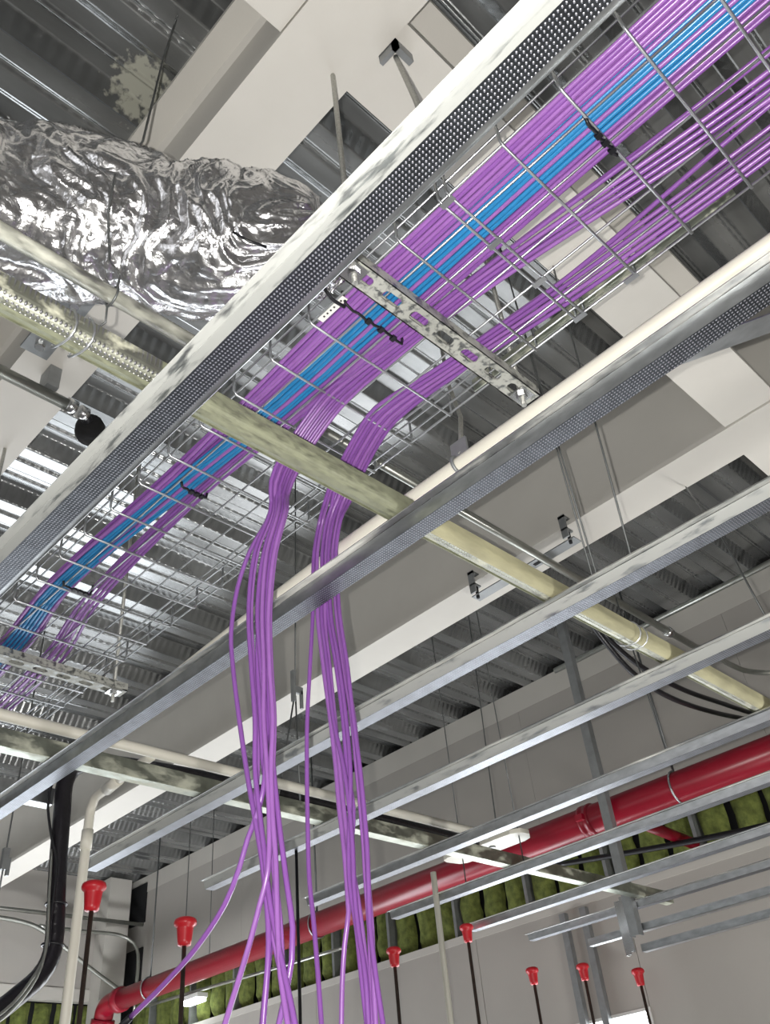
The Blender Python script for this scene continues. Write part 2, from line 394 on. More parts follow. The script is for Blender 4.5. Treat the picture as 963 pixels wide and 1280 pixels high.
# boxed corner column and the two dark openings beside it
column = setting('wall_corner', (3.6, 6.2, 0), 'boxed drywall corner column')
MB().box((3.44, 6.25, 0), (3.62, YB - .001, ZD - .02)).build('column_face', 'drywall_edge', column)
for z0, z1 in ((3.70, 3.98), (3.30, 3.53)):
    MB().box((XW - .012, 6.15, z0), (XW - .001, 6.36, z1)).build('opening', 'dark', column)
MB().box((4.30, -6.0, 0), (4.34, YB + .1, ZD)).build('void_light_block', 'dark', wall_right)  # unseen dark panel added behind the wall to keep the flute voids unlit
wl = MB().box((-5.1, -6, 0), (-5.0, 6.6, 4.2)).build('wall_left', 'drywall', None, (-5, 0, 0)); tag(wl, kind='structure')
wf = MB().box((-5.1, -6.1, 0), (4.4, -6.0, 4.2)).build('wall_front', 'drywall', None, (0, -6, 0)); tag(wf, kind='structure')
fl = MB().box((-5.1, -6.1, -.1), (4.4, 6.6, 0)).build('floor', 'floor', None, (0, 0, 0)); tag(fl, kind='structure')

# --- steel beams
def i_beam(name, label, axis, c, a, b, z0, depth, fw, ft=.016, tw=.011):
    prof = [(c - fw / 2, z0), (c + fw / 2, z0), (c + fw / 2, z0 + ft), (c + tw / 2 + .012, z0 + ft + .003), (c + tw / 2, z0 + ft + .016), (c + tw / 2, z0 + depth - ft - .016), (c + tw / 2 + .012, z0 + depth - ft - .003),
            (c + fw / 2, z0 + depth - ft), (c + fw / 2, z0 + depth), (c - fw / 2, z0 + depth), (c - fw / 2, z0 + depth - ft), (c - tw / 2 - .012, z0 + depth - ft - .003), (c - tw / 2, z0 + depth - ft - .016), (c - tw / 2, z0 + ft + .016), (c - tw / 2 - .012, z0 + ft + .003), (c - fw / 2, z0 + ft)]
    o = MB().extrude(prof, axis, a, b).build(name, 'beam')
    return tag(o, label, 'beam')
i_beam('steel_beam', 'white painted steel beam above the foil duct', 'y', .558, -2.5, YB, 3.58, .449, .160)
i_beam('steel_beam', 'deep white painted steel beam behind the white pipe and hanging cables', 'y', 2.21, -2.5, YB, 3.58, .449, .150)
i_beam('cross_beam', 'white cross beam meeting the duct-side steel beam on its far upper left side', 'x', .4715, -3.0, .476, 3.586, .30, .166)
i_beam('cross_beam', 'white cross beam spanning above the cable tray between two steel beams', 'x', .4715, .640, 2.133, 3.586, .30, .166)
i_beam('cross_beam', 'white cross beam stub at the right edge between deep beam and grey wall', 'x', .4960, 2.287, XW - .01, 3.586, .30, .166)
for i, (px, py) in enumerate(((.495, 1.49), (.497, 1.33))):
    t = thing('bolted_plate', ('dark bolted clip plate under white beam, the lower of two beside grey conduit', 'dark bolted clip plate under white beam, the upper one above the splattered runner')[i], 'plate', (px, py, 3.566), 'clip plates under the beam')
    MB().box((px - .034, py - .034, 3.570), (px + .034, py + .034, 3.578)).build('plate', 'stud', t)
    MB().lathe([(.011, 0), (.013, .003), (.013, .010)], (px, py, 3.560), 8, False).build('bolt', 'silver', t)

# ================================================================== CEILING FRAMING
ZF = 2.70
def furring(label, xc, y0, y1, z=ZF, splat='galv_brim', group='furring channels', side='galv'):
    t = thing('furring_channel', label, 'channel', (xc, y0, z), group)
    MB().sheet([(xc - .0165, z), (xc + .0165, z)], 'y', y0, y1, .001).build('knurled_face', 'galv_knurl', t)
    for s in (-1, 1):
        b = MB(); P = [(xc + s * .0165, z + .0005), (xc + s * .0215, z + .0215)]
        b.sheet(P if s > 0 else P[::-1], 'y', y0, y1, .001); b.build('side', side, t)
        b = MB()
        P = [(xc + s * .0210, z + .0225), (xc + s * .0345, z + .0225), (xc + s * .0355, z + .0200)]
        b.sheet(P if s > 0 else P[::-1], 'y', y0, y1, .0011); b.build('brim', splat if s < 0 else 'galv', t)
    return t
furring('wide-looking spray-flecked furring channel nearest overhead, crossing below the foil duct', .4135, -.7, 2.39, splat='galv_splat', side='galv_splat')
furring('galvanized furring channel running along beside the round white pipe', .8515, -.7, 2.39)
furring('galvanized furring channel just below the deep white beam, splattered along its side', 1.249, -.7, 2.385, side='galv_splat')
furring('galvanized furring channel crossing the grey wall, second channel above the red pipe', 1.649, -.7, 2.385, side='galv_splat')
furring('galvanized furring channel running along the upper edge of the red pipe', 2.059, -.7, 2.385)
furring('galvanized furring channel running along the lower edge of the red pipe', 2.452, -.7, 2.385)
furring('galvanized furring channel crossing the middle of the green insulation', 2.879, -.7, 2.385)
furring('galvanized furring channel at the top of the small hanging bulkhead frame', 3.25, -.7, 2.385)
for yy, zz, lb in ((2.105, 2.618, 'short-sided steel rail, middle one of the bulkhead frame'), (1.88, 2.550, 'steel rail at the bottom of the bulkhead frame')):
    t = thing('bulkhead_rail', lb, 'channel', (3.25, yy, zz), 'bulkhead rails')
    MB().sheet([(3.234, zz), (3.266, zz)], 'y', -.7, yy, .001).build('bottom_face', 'galv', t)
    MB().sheet([(3.234, zz + .026), (3.234, zz)], 'y', -.7, yy, .001).build('side', 'galv', t)
    MB().sheet([(3.266, zz), (3.266, zz + .026)], 'y', -.7, yy, .001).build('side', 'galv', t)
t = thing('hanging_stud', 'tall grey steel stud hanging from the deck past the red pipe', 'stud', (3.21, 1.875, 2.60))
MB().box((3.192, 1.851, 2.60), (3.1935, 1.889, ZD - .002)).build('web', 'stud', t)
for yy in (1.851, 1.8875): MB().box((3.1935, yy, 2.60), (3.226, yy + .0015, ZD - .002)).build('flange', 'stud', t)
t = thing('bulkhead_post', 'bright short double channel joining the ends of bulkhead rails', 'channel', (3.25, 1.91, 2.552))
MB().sheet([(3.205, 1.908), (3.205, 1.932), (3.232, 1.932)], 'z', 2.545, 2.735, .0015).build('front_channel', 'silver', t)
MB().sheet([(3.198, 1.886), (3.198, 1.903), (3.228, 1.903)], 'z', 2.552, 2.745, .0015).build('rear_channel', 'silver', t)
for yy, lb in ((2.50, 'grey wall stud on the lower wall, the one farther from the bulkhead'), (2.385, 'grey wall stud on the lower wall, the one nearer the bulkhead')):
    t = thing('wall_stud', lb, 'stud', (XW - .02, yy, .0), 'studs on the lower wall')
    MB().box((XW - .030, yy - .016, 0), (XW - .0285, yy + .016, 2.88)).build('web', 'stud', t)
    for s in (-.016, .0145): MB().box((XW - .0285, yy + s, 0), (XW - .001, yy + s + .0015, 2.88)).build('flange', 'stud', t)

# runner on top of the furring channels (oversprayed hat section)
t = thing('runner_channel', 'cream-sprayed ribbed runner channel lying across the furring channels', 'channel', (.9, .717, 2.7245))
zr = 2.7245; yc = .717
def runner_piece(name, mtl, P, x0, x1): MB().sheet(P, 'x', x0, x1, .0011).build(name, mtl, t)
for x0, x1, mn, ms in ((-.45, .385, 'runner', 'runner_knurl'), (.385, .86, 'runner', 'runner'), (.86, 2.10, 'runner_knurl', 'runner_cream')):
    P = []
    for a in range(9):
        an = PI * (1.0 + .5 * a / 8); P.append((yc - .001 + .017 * math.cos(an), zr + .0190 + .018 * math.sin(an)))
    runner_piece('near_side', ms, [(yc - .019, zr + .030)] + P, x0, x1)
    P = [(yc - .001, zr + .001), (yc + .006, zr + .0005), (yc + .014, zr + .004), (yc + .0165, zr + .012)]
    runner_piece('bottom_face', mn, P, x0, x1)
    runner_piece('lip', 'runner', [(yc + .0165, zr + .012), (yc + .0225, zr + .0125), (yc + .0225, zr + .009)], x0, x1)
for xs in (.40, .875, 1.268, 1.668, 2.075):
    MB().lathe([(.002, 0), (.0045, .001), (.0045, .004)], (xs, yc + .002, 2.7205 - .002), 8, False).build('screw', 'silver', t)
for xs in (.262, .285, 1.475, 1.500):
    MB().tube([(xs + .004 * math.sin(a * 2), yc + .028 * math.cos(a), zr + .014 + .024 * math.sin(a)) for a in [2 * PI * i / 16 for i in range(17)]], .0016, 6).build('tie_wire', 'wire', t)

# carrying channel farther back
t = thing('carrying_channel', 'grey-green carrying channel crossing at the lower left behind the cables', 'channel', (1.5, 1.80, 2.7245))
z0 = 2.7245
MB().sheet([(1.799, z0), (1.799, z0 + .038)], 'x', -.4, 3.42, .0015).build('web', 'channel', t)
MB().sheet([(1.832, z0), (1.799, z0)], 'x', -.4, 3.42, .0015).build('bottom_flange', 'channel', t)
MB().sheet([(1.799, z0 + .038), (1.832, z0 + .038)], 'x', -.4, 3.42, .0015).build('top_flange', 'channel', t)
for xs in (.872, 1.27, 1.67, 2.08): MB().lathe([(.002, 0), (.005, .001), (.005, .004)], (xs, 1.812, 2.7195), 8, False).build('screw', 'silver', t)
t = thing('carrying_channel', 'lower grey carrying channel at far lower left, below the grey-green one', 'channel', (.8, 2.05, 2.7245))
MB().sheet([(2.045, z0), (2.045, z0 + .038)], 'x', -.4, .95, .0015).build('web', 'galv', t)
MB().sheet([(2.078, z0), (2.045, z0)], 'x', -.4, .95, .0015).build('bottom_flange', 'galv', t)

# ================================================================== PIPES AND CONDUITS
t = thing('white_pipe', 'straight white pipe running beside the furring channel below the cable tray', 'pipe', (.944, .8, 2.85))
MB().tube(spline([(.944, -.8, 2.865), (.944, .75, 2.865), (.938, 1.10, 2.853), (.915, 1.50, 2.805), (.905, 1.62, 2.785)], .05), .0135, 16).build('pipe', 'pvc', t)
t = thing('pipe_hanger', 'slanted rod with grey strap loop holding the white pipe', 'hanger', (.944, .66, 2.85))
MB().tube([(.944 + .0165 * math.cos(a), .672, 2.865 + .0165 * math.sin(a)) for a in [2 * PI * i / 20 for i in range(21)]], .0035, 6).build('strap', 'stud', t)
MB().box((.955, .655, 2.868), (.960, .690, 2.93)).build('strap_ear', 'stud', t)
MB().tube([(.958, .672, 2.90), (1.02, .70, 3.05), (1.06, .742, 3.20), (1.25, .87, ZD)], .0045, 8).build('rod', 'rod', t)

t = thing('conduit', 'grey metal conduit crossing in front of the foil duct, above the runner', 'conduit', (.1, .683, 2.79))
MB().tube([(-.6, .684, 2.80), (.44, .683, 2.80)], .0105, 14).build('tube', 'emt_white', t)
pts = [(.299, .684 + .014 * math.cos(a), 2.80 + .014 * math.sin(a)) for a in [2 * PI * i / 14 for i in range(15)]]
MB().tube(pts, .0016, 6).tube([(.297, .690, 2.787), (.305, .705, 2.775), (.298, .716, 2.765), (.29, .722, 2.756)], .0014, 6).build('tie_wire', 'thinwire', t)
tag(MB().tube(spline([(.30, .676, 2.812), (.312, .700, 2.87), (.318, .755, 2.965), (.292, .727, 3.02), (.275, .685, 3.055)], .1), .0016, 6).build('hanger_wire', 'thinwire'), 'thin dark wire hanging down over the foil duct to grey conduit', 'wire')

t = thing('conduit', 'grey conduit at left under the white beam, ending in black foam', 'conduit', (.3, 1.56, 3.486))
MB().tube([(-.8, 1.54, 3.50), (.62, 1.56, 3.50)], .015, 14).build('tube', 'emt', t)
MB().tube([(.61, 1.56, 3.50), (.635, 1.56, 3.50)], .020, 12).tube([(.645, 1.562, 3.50), (.668, 1.564, 3.50)], .018, 8).build('connector', 'silver', t)
MB().lathe([(.012, -.036), (.028, -.030), (.037, -.012), (.037, .012), (.028, .030), (.012, .036)], (.70, 1.605, 3.50), 16).build('foam_plug', 'foam', t)
MB().tube([(.66, 1.564, 3.50), (.70, 1.60, 3.50)], .014, 10).build('flexible_end', 'black', t)
MB().box((.545, 1.535, 3.512), (.575, 1.585, 3.579)).build('strap', 'stud', t)

t = thing('conduit', 'long grey conduit strapped under the deep beam, with bright fittings near the wall', 'conduit', (2.2, 1.24, 3.486))
MB().tube([(1.10, 1.235, 3.50), (3.16, 1.248, 3.50)], .0135, 14).build('tube', 'emt', t)
for xs in (2.88, 3.13):
    MB().tube([(xs, 1.247, 3.50), (xs + .035, 1.247, 3.50)], .019, 10).build('coupling', 'silver', t)
MB().tube(spline([(3.16, 1.248, 3.50), (3.30, 1.25, 3.52), (3.45, 1.27, 3.545), (3.55, 1.24, 3.53), (3.62, 1.12, 3.50), (3.66, .6, 3.50)], .02), .011, 10).build('flexible_whip', 'emt', t)
MB().tube([(3.27, 1.25, 3.513), (3.30, 1.25, 3.520)], .018, 10).build('coupling', 'silver', t)
MB().tube([(3.625, 1.12, 3.50), (3.635, 1.075, 3.50)], .019, 10).build('coupling', 'silver', t)
t = thing('insulated_pipe', 'short dark grey pipe ending at the slotted bracket under the deep beam', 'pipe', (1.7, 1.33, 3.48))
MB().tube([(1.2, 1.325, 3.497), (2.095, 1.336, 3.497)], .018, 12).tube([(2.06, 1.3355, 3.497), (2.10, 1.336, 3.497)], .022, 12).build('tube', 'stud', t)
t = thing('insulated_pipe', 'dark grey pipe continuing past the slotted bracket toward the wall', 'pipe', (2.5, 1.35, 3.48))
MB().tube([(2.20, 1.36, 3.492), (2.78, 1.37, 3.492)], .017, 12).build('tube', 'stud', t)
# trapeze bracket clamped to the beam flange
t = thing('beam_bracket', 'slotted grey bracket clamped under the deep white beam', 'bracket', (2.15, 1.34, 3.52))
MB().box((2.130, 1.12, 3.522), (2.172, 1.56, 3.526)).build('bar', 'stud', t)
for yy in (1.28, 1.40): MB().box((2.144, yy - .02, 3.5205), (2.158, yy + .02, 3.5219)).build('slot', 'dark', t)
for yy in (1.14, 1.54):
    MB().box((2.115, yy - .012, 3.526), (2.121, yy + .012, 3.615)).box((2.115, yy - .012, 3.603), (2.150, yy + .012, 3.612)).box((2.115, yy - .012, 3.556), (2.150, yy + .012, 3.562)).build('beam_clamp', 'stud', t)
    MB().tube([(2.138, yy, 3.512), (2.138, yy, 3.560)], .006, 8).build('bolt', 'dark', t)

t = thing('white_pipe', 'white pipe run crossing at the lower left above the carrying channel', 'pipe', (1.2, 1.81, 2.787))
MB().tube([(-.3, 1.832, 2.800), (2.30, 1.792, 2.800)], .0135, 14).build('pipe', 'pvc', t)
t = thing('white_pipe', 'vertical white pipe at lower left with an elbow at its top', 'pipe', (1.105, 2.15, 0))
MB().tube(spline([(1.087, 1.835, 2.802), (1.095, 1.98, 2.802), (1.100, 2.06, 2.800), (1.103, 2.13, 2.797), (1.105, 2.15, 2.775), (1.105, 2.152, 2.74), (1.105, 2.152, 2.65)], .015) + [(1.103, 2.152, 0.0)], .0122, 14).build('pipe', 'pvc', t)
MB().tube([(1.096, 2.00, 2.802), (1.1005, 2.068, 2.7985)], .0150, 14).build('elbow_socket', 'pvc', t)
MB().tube([(1.105, 2.152, 2.72), (1.105, 2.152, 2.67)], .0150, 14).build('elbow_socket', 'pvc', t)
t = thing('white_pipe', 'slender white vertical pipe standing below the long furring channels and red pipe', 'pipe', (2.42, 2.145, 0))
MB().tube([(2.42, 2.145, 0), (2.42, 2.145, 2.795)], .0105, 12).build('pipe', 'pvc', t)
t = thing('cable_cover', 'pale rounded flat plate lying above the carrying channel by the red pipe', 'plate', (2.46, 1.9, 2.79))
MB().extrude([(2.405, 2.06), (2.415, 2.085), (2.44, 2.095), (2.50, 2.085), (2.515, 2.06), (2.515, 1.80), (2.505, 1.77), (2.47, 1.745), (2.43, 1.75), (2.41, 1.78)], 'z', 2.818, 2.832).build('plate', 'pvc', t)
MB().tube([(2.46, 1.90, 2.814), (2.46, 1.90, 2.822)], .012, 10).build('knob', 'stud', t)

t = thing('black_pipe', 'thick black wrapped line hanging at lower left and bending away', 'pipe', (.97, 2.0, 2.3))
MB().tube(spline([(2.35, 1.885, 2.805), (1.55, 1.875, 2.805), (1.20, 1.90, 2.805), (1.06, 1.94, 2.812), (1.00, 1.965, 2.815), (.966, 1.99, 2.80), (.953, 2.0, 2.765), (.955, 2.0, 2.70), (.965, 2.0, 2.55), (.978, 2.0, 2.42), (.974, 2.0, 2.37), (.955, 2.0, 2.335), (.915, 2.0, 2.298), (.870, 2.0, 2.262), (.76, 2.0, 2.20), (.60, 2.0, 2.05)], .015), .0205, 16).build('wrap', 'blackpipe', t)
for c, d in (((.972, 2.0, 2.485), (.01, 0, 1)), ((.9765, 2.0, 2.40), (.05, 0, 1))):
    d = Vector(d).normalized(); u = d.orthogonal().normalized(); v = d.cross(u); c = Vector(c)
    MB().tube([c + (u * math.cos(a) + v * math.sin(a)) * .0225 for a in [2 * PI * i / 16 for i in range(17)]], .003, 6).build('zip_tie', 'black', t)
tag(MB().tube(spline([(1.0, 1.97, 2.83), (.93, 1.985, 2.79), (.917, 2.0, 2.733), (.919, 2.0, 2.695), (.935, 1.99, 2.622), (.950, 1.98, 2.57), (.952, 1.975, 2.45), (.951, 1.97, 2.39)], .02), .0032, 8).build('cable', 'black'), 'thin black cable looping out beside the thick black line', 'cable')
for i, (dx, dz) in enumerate(((0, 0), (-.008, -.012))):
    tag(MB().tube(spline([(.944 + dx * .5, 2.0 - i * .008, 2.60), (.948 + dx * .5, 1.99 - i * .008, 2.50), (.950 + dx * .5, 1.975 - i * .008, 2.40), (.942 + dx * .5, 1.965 - i * .006, 2.36 + dz), (.917, 1.96 - i * .006, 2.315 + dz), (.89, 1.96, 2.277 + dz), (.855, 1.96, 2.247 + dz), (.70, 1.95, 2.15 + dz)], .02), .0032, 8).build('cable', 'emt'), ('silver cable strapped along the thick black line, outer one', 'silver cable strapped along the thick black line, inner one')[i], 'cable', 'silver cables on the black line')

# sprinkler main
RX, RZ, RR = 3.32, 3.098, .0610
t = thing('sprinkler_pipe', 'long red sprinkler pipe running along the far wall', 'pipe', (RX, 2.5, RZ - RR))
MB().tube([(RX, -.8, RZ), (RX, 5.80, RZ)], RR, 28).build('main_pipe', 'red', t)
MB().tube([(RX, 1.995, RZ), (RX, 2.000, RZ), (RX, 2.014, RZ), (RX, 2.018, RZ), (RX, 2.030, RZ), (RX, 2.034, RZ), (RX, 2.048, RZ), (RX, 2.053, RZ)], [RR, .069, .069, .065, .065, .069, .069, RR], 24).build('coupling', 'red', t)
MB().box((RX - .088, 2.006, RZ - .012), (RX - .062, 2.042, RZ + .012)).build('coupling_lug', 'red', t)
MB().tube([(RX, 5.72, RZ), (RX, 5.73, RZ), (RX, 5.78, RZ), (RX, 5.79, RZ)], [RR, .075, .075, RR], 24).build('coupling', 'red', t)
MB().tube(spline([(RX, 5.78, RZ), (RX, 5.88, RZ), (RX + .01, 5.95, RZ - .02), (RX + .02, 5.99, RZ - .08)], .02), RR, 20).build('elbow', 'red', t)
MB().tube([(RX + .02, 5.985, RZ - .075), (RX + .021, 5.995, RZ - .11)], .077, 20).build('end_cap', 'red', t)
MB().tube([(RX + .02, 1.850, RZ - .04), (XW, 1.775, RZ - .11)], .024, 16).build('branch_pipe', 'red', t)
for yy, lb in ((1.594, 'grey ring hanger around the red pipe, the one past the hanging stud'), (3.80, 'grey ring hanger around the red pipe behind the hanging cables'), (5.41, 'grey ring hanger near the far end of the red pipe')):
    hg = thing('ring_hanger', lb, 'hanger', (RX, yy, RZ - .066), 'ring hangers on the red pipe')
    MB().tube([(RX + (RR + .004) * math.cos(a), yy, RZ + (RR + .004) * math.sin(a)) for a in [2 * PI * i / 24 for i in range(25)]], .0045, 6).build('ring', 'galv', hg)
    MB().tube([(RX, yy, RZ + RR + .004), (RX, yy, ZD)], .005, 8).build('rod', 'thinwire', hg)

# conduits on the end wall, lower left
tag(MB().tube([(1.4, 6.1, 3.64), (2.58, 6.1, 3.658), (3.65, 6.1, 3.664)], .013, 10).build('conduit', 'emt'), 'straight grey conduit crossing behind the black line at lower left', 'conduit')
tag(MB().tube(spline([(2.0, 6.1, 3.60), (2.59, 6.1, 3.60), (2.843, 6.1, 3.571), (3.05, 6.1, 3.47), (3.188, 6.1, 3.393), (3.45, 6.1, 3.257), (3.66, 6.1, 3.16)], .05), .014, 10).build('conduit', 'emt'), 'grey conduit bending down diagonally behind the vertical white pipe', 'conduit')
tag(MB().tube(spline([(2.9, 6.18, 3.60), (3.216, 6.18, 3.597), (3.50, 6.15, 3.59), (3.60, 6.12, 3.54), (3.63, 6.10, 3.46), (3.635, 6.10, 3.25), (3.635, 6.10, 3.1)], .04), .012, 10).build('conduit', 'emt'), 'grey conduit with a rounded bend down at the wall corner', 'conduit')
tag(MB().tube(spline([(3.60, 5.9, 3.10), (3.62, 5.4, 3.09), (3.62, 4.6, 3.06), (3.62, 3.9, 3.04)], .2), .010, 8).build('conduit', 'emt'), 'thin grey conduit along the wall just below the red pipe', 'conduit')
t = thing('strip_lamp', 'small bright lamp glowing below the far end of red pipe', 'lamp', (3.64, 5.40, 3.03))
MB().box((3.60, 5.30, 3.05), (3.68, 5.50, 3.075)).build('housing', 'frame', t); MB().box((3.605, 5.31, 3.028), (3.675, 5.49, 3.0495)).build('lens', 'led', t)

# black cables
for i, pts in enumerate(([(2.30, 1.30, 3.47), (2.39, 1.30, 3.43), (2.484, 1.3, 3.348), (2.619, 1.3, 3.267), (2.812, 1.3, 3.237), (3.107, 1.3, 3.258), (3.542, 1.3, 3.33), (3.66, 1.3, 3.36)], [(2.32, 1.30, 3.48), (2.42, 1.30, 3.44), (2.523, 1.3, 3.362), (2.693, 1.3, 3.315), (2.96, 1.3, 3.305), (3.313, 1.3, 3.339), (3.608, 1.3, 3.373), (3.66, 1.3, 3.39)])):
    tag(MB().tube(spline(pts, .03), .0095, 10).build('cable', 'black'), ('black cable drooping in front of the grey wall, lower of the pair', 'black cable drooping in front of the grey wall, upper of the pair')[i], 'cable', 'pair of black cables')
tag(MB().tube(spline([(3.58, 2.408, 3.06), (3.58, 1.988, 3.002), (3.58, 1.686, 2.964), (3.58, 1.402, 2.935), (3.58, .8, 2.90)], .05), .012, 10).build('cable', 'black'), 'black cable lying across the green insulation', 'cable')
tag(MB().tube([(1.652, 1.97, 2.722), (1.65, 1.97, 1.2)], .0045, 8).build('cable', 'black'), 'thin black cable hanging straight down between the purple cable bundles', 'cable')

# hanger wires
def hw(pts, label, r=.0022, group='hanger wires'): tag(MB().tube(pts, r, 6).build('hanger_wire', 'thinwire'), label, 'wire', group)
hw([(1.232, .633, 2.722), (1.232, .633, ZD)], 'double hanger wire in front of the deep beam, left strand', .002)
hw([(1.240, .628, 2.722), (1.236, .640, ZD)], 'double hanger wire in front of the deep beam, right strand', .002)
hw([(1.249, .56, 2.722), (1.30, .53, ZD)], 'slanted hanger wire meeting the splattered channel below the deep beam')
hw([(2.452, 2.030, 2.722), (2.452, 2.031, ZD)], 'hanger wire down the grey wall, nearest the purple cables')
hw([(2.059, 1.563, 2.722), (2.44, 1.835, 3.30), (2.60, 1.93, ZD)], 'hanger wire down the grey wall, second from the purple cables')
hw([(2.452, 1.775, 2.722), (2.452, 1.790, ZD)], 'hanger wire down the grey wall, third from the purple cables')
hw([(2.059, .991, 2.722), (2.059, 1.005, 3.20)], 'hanger wire crossing behind the pair of black cables')
hw([(1.649, .505, 2.722), (1.66, .53, 2.95), (2.72, .95, ZD)], 'hanger wire at the right edge, just beyond the conduit fittings')
hw([(2.60, 3.95, 2.0), (2.60, 3.95, ZD)], 'hanger wire on the wall above the second red cap', .0025)
hw([(3.3, 4.75, 3.1), (3.3, 4.75, ZD)], 'hanger wire on the wall left of the second red cap', .0025)
hw([(.386, .822, 3.80), (.357, .781, 3.50), (.345, .768, 3.34), (.335, .775, 3.285)], 'dark wire dropping from the deck onto the foil duct, lower length', .0022)
hw([(.386, .822, 3.80), (.406, .826, ZD)], 'dark wire dropping from the deck onto the foil duct, upper length', .0022)
t = thing('wire_hanger', 'green-tinted hanger wires with an adjusting clip left of the purple cables', 'hanger', (1.546, 1.81, 2.77))
MB().tube([(1.56, 1.81, ZD), (1.530, 1.81, 3.11)], .0025, 6).build('wire', 'thinwire', t)
MB().box((1.518, 1.803, 3.06), (1.526, 1.817, 3.16)).box((1.526, 1.806, 3.09), (1.556, 1.814, 3.112)).box((1.548, 1.806, 3.045), (1.556, 1.814, 3.10)).build('clip', 'stud', t)
MB().tube([(1.530, 1.81, 3.08), (1.538, 1.812, 2.765)], .0025, 6).build('wire', 'thinwire', t)
MB().tube([(1.526, 1.81, 3.08), (1.462, 1.812, 2.765)], .0025, 6).build('wire', 'thinwire', t)
t = thing('wire_hanger', 'hanger wire with an adjusting clip at the far left edge', 'hanger', (1.088, 2.6, 2.3))
MB().tube([(1.09, 2.6, 3.58), (1.088, 2.6, 2.30)], .0025, 6).build('wire', 'thinwire', t)
MB().box((1.080, 2.592, 2.74), (1.098, 2.608, 2.80)).box((1.098, 2.594, 2.725), (1.106, 2.606, 2.775)).build('clip', 'stud', t)

# rods with red caps
CAPS = [((1.0439, 1.9705, 2.5307), 'red cap on a rusty rod beside the vertical white pipe'), ((1.3166, 2.002, 2.4886), 'red cap on a rod left of the purple cables, above the red pipe end'),
        ((2.493, 2.4434, 2.6183), 'red cap on a rod just right of the purple cables'), ((2.815, 2.3588, 2.7096), 'red cap on a rod, the highest one right of the slender white pipe'),
        ((3.3284, 2.4663, 2.6178), 'red cap on a rod over plain grey wall left of the wall studs'), ((3.4728, 2.3123, 2.6125), 'red cap on a rod in front of the two wall studs'), ((3.60, 2.1357, 2.5677), 'red cap on a rod right beside the bright window')]
for i, (p, lb) in enumerate(CAPS):
    t = thing('capped_rod', lb, 'rod', (p[0], p[1], 0), 'rods with red caps')
    k = 1.0 if i < 2 else .95
    MB().lathe([(.011 * k, -.060), (.0165 * k, -.058), (.0175 * k, -.048), (.0195 * k, -.030), (.0205 * k, -.022), (.0212 * k, -.017), (.0275 * k, -.012), (.0285 * k, -.006), (.026 * k, .001), (.018 * k, .005), (.006, .006)], p, 16).build('cap', 'redcap', t)
    MB().tube([(p[0], p[1], 0), (p[0], p[1], p[2] - .05)], .0055 if i < 2 else .0062, 8).build('rod', 'pole', t)

# ================================================================== FOIL DUCT
t = thing('foil_duct', 'crinkled silver foil duct at upper left below the white beam', 'duct', (.2, .88, 3.02))
AX = spline([(-.55, 1.26, 3.13), (-.20, 1.09, 3.14), (.05, .965, 3.15), (.25, .875, 3.155), (.38, .815, 3.155), (.46, .765, 3.15), (.52, .705, 3.145), (.555, .64, 3.14), (.575, .585, 3.135)], .0046)
nr = 190; K = len(AX); vs = []; u = None
for i, p in enumerate(AX):
    d = (AX[min(i + 1, K - 1)] - AX[max(i - 1, 0)]).normalized()
    if u is None: u = d.cross(Vector((0, 0, 1))).normalized()
    u = (u - d * u.dot(d)).normalized(); v = d.cross(u)
    s = i / (K - 1); s_len = i * .0046
    R = .132 + .010 * math.sin(s_len * 9 + 2.2) + .004 * math.sin(s_len * 27 + 1)
    if s > .80: R *= math.sqrt(max(.02, 1 - ((s - .80) / .205) ** 2))
    for j in range(nr):
        a = 2 * PI * j / nr; n_ = u * math.cos(a) + v * math.sin(a)
        q = p + n_ * R
        # wrinkles mostly run round the tube, with sharper creases between flatter facets
        ca, sa = math.cos(a), math.sin(a)
        tw = noise.noise((s_len * 6, ca * 1.3, sa * 1.3 + 5)) * .10
        c1 = noise.noise(((s_len + tw) * 11, ca * .9, sa * .9))
        c2 = abs(noise.noise(((s_len + tw) * 26 + 7, ca * 1.7, sa * 1.7)))
        c3 = abs(noise.noise(((s_len + tw) * 62 + 31, ca * 3.6, sa * 3.6 + s_len * 9)))
        c4 = abs(noise.noise((s_len * 55 + 11, ca * 9, sa * 9)))
        vs.append(q + n_ * (c1 * .016 - c2 * .017 - c3 * .0075 - c4 * .0035 + .006))
fs = [(i * nr + j, i * nr + (j + 1) % nr, (i + 1) * nr + (j + 1) % nr, (i + 1) * nr + j) for i in range(K - 1) for j in range(nr)]
fs.append(tuple((K - 1) * nr + j for j in range(nr)))
mt, tr, b = nt('crinkled_foil')
b.inputs['Base Color'].default_value = (.86, .86, .88, 1); b.inputs['Metallic'].default_value = 1; b.inputs['Roughness'].default_value = .24
geo = N(tr, 'ShaderNodeNewGeometry')
vo = N(tr, 'ShaderNodeTexVoronoi', feature='DISTANCE_TO_EDGE'); vo.inputs['Scale'].default_value = 55
nz = N(tr, 'ShaderNodeTexNoise'); nz.inputs['Scale'].default_value = 40; nz.inputs['Detail'].default_value = 6
tr.links.new(geo.outputs['Position'], nz.inputs['Vector'])
mx = N(tr, 'ShaderNodeVectorMath', operation='MULTIPLY_ADD'); mx.inputs[1].default_value = (.05, .05, .05)
tr.links.new(nz.outputs['Color'], mx.inputs[0]); tr.links.new(geo.outputs['Position'], mx.inputs[2]); tr.links.new(mx.outputs[0], vo.inputs['Vector'])
ad = N(tr, 'ShaderNodeMath', operation='ADD'); tr.links.new(vo.outputs['Distance'], ad.inputs[0]); tr.links.new(nz.outputs['Fac'], ad.inputs[1])
bp = N(tr, 'ShaderNodeBump'); bp.inputs['Strength'].default_value = .30; bp.inputs['Distance'].default_value = .004
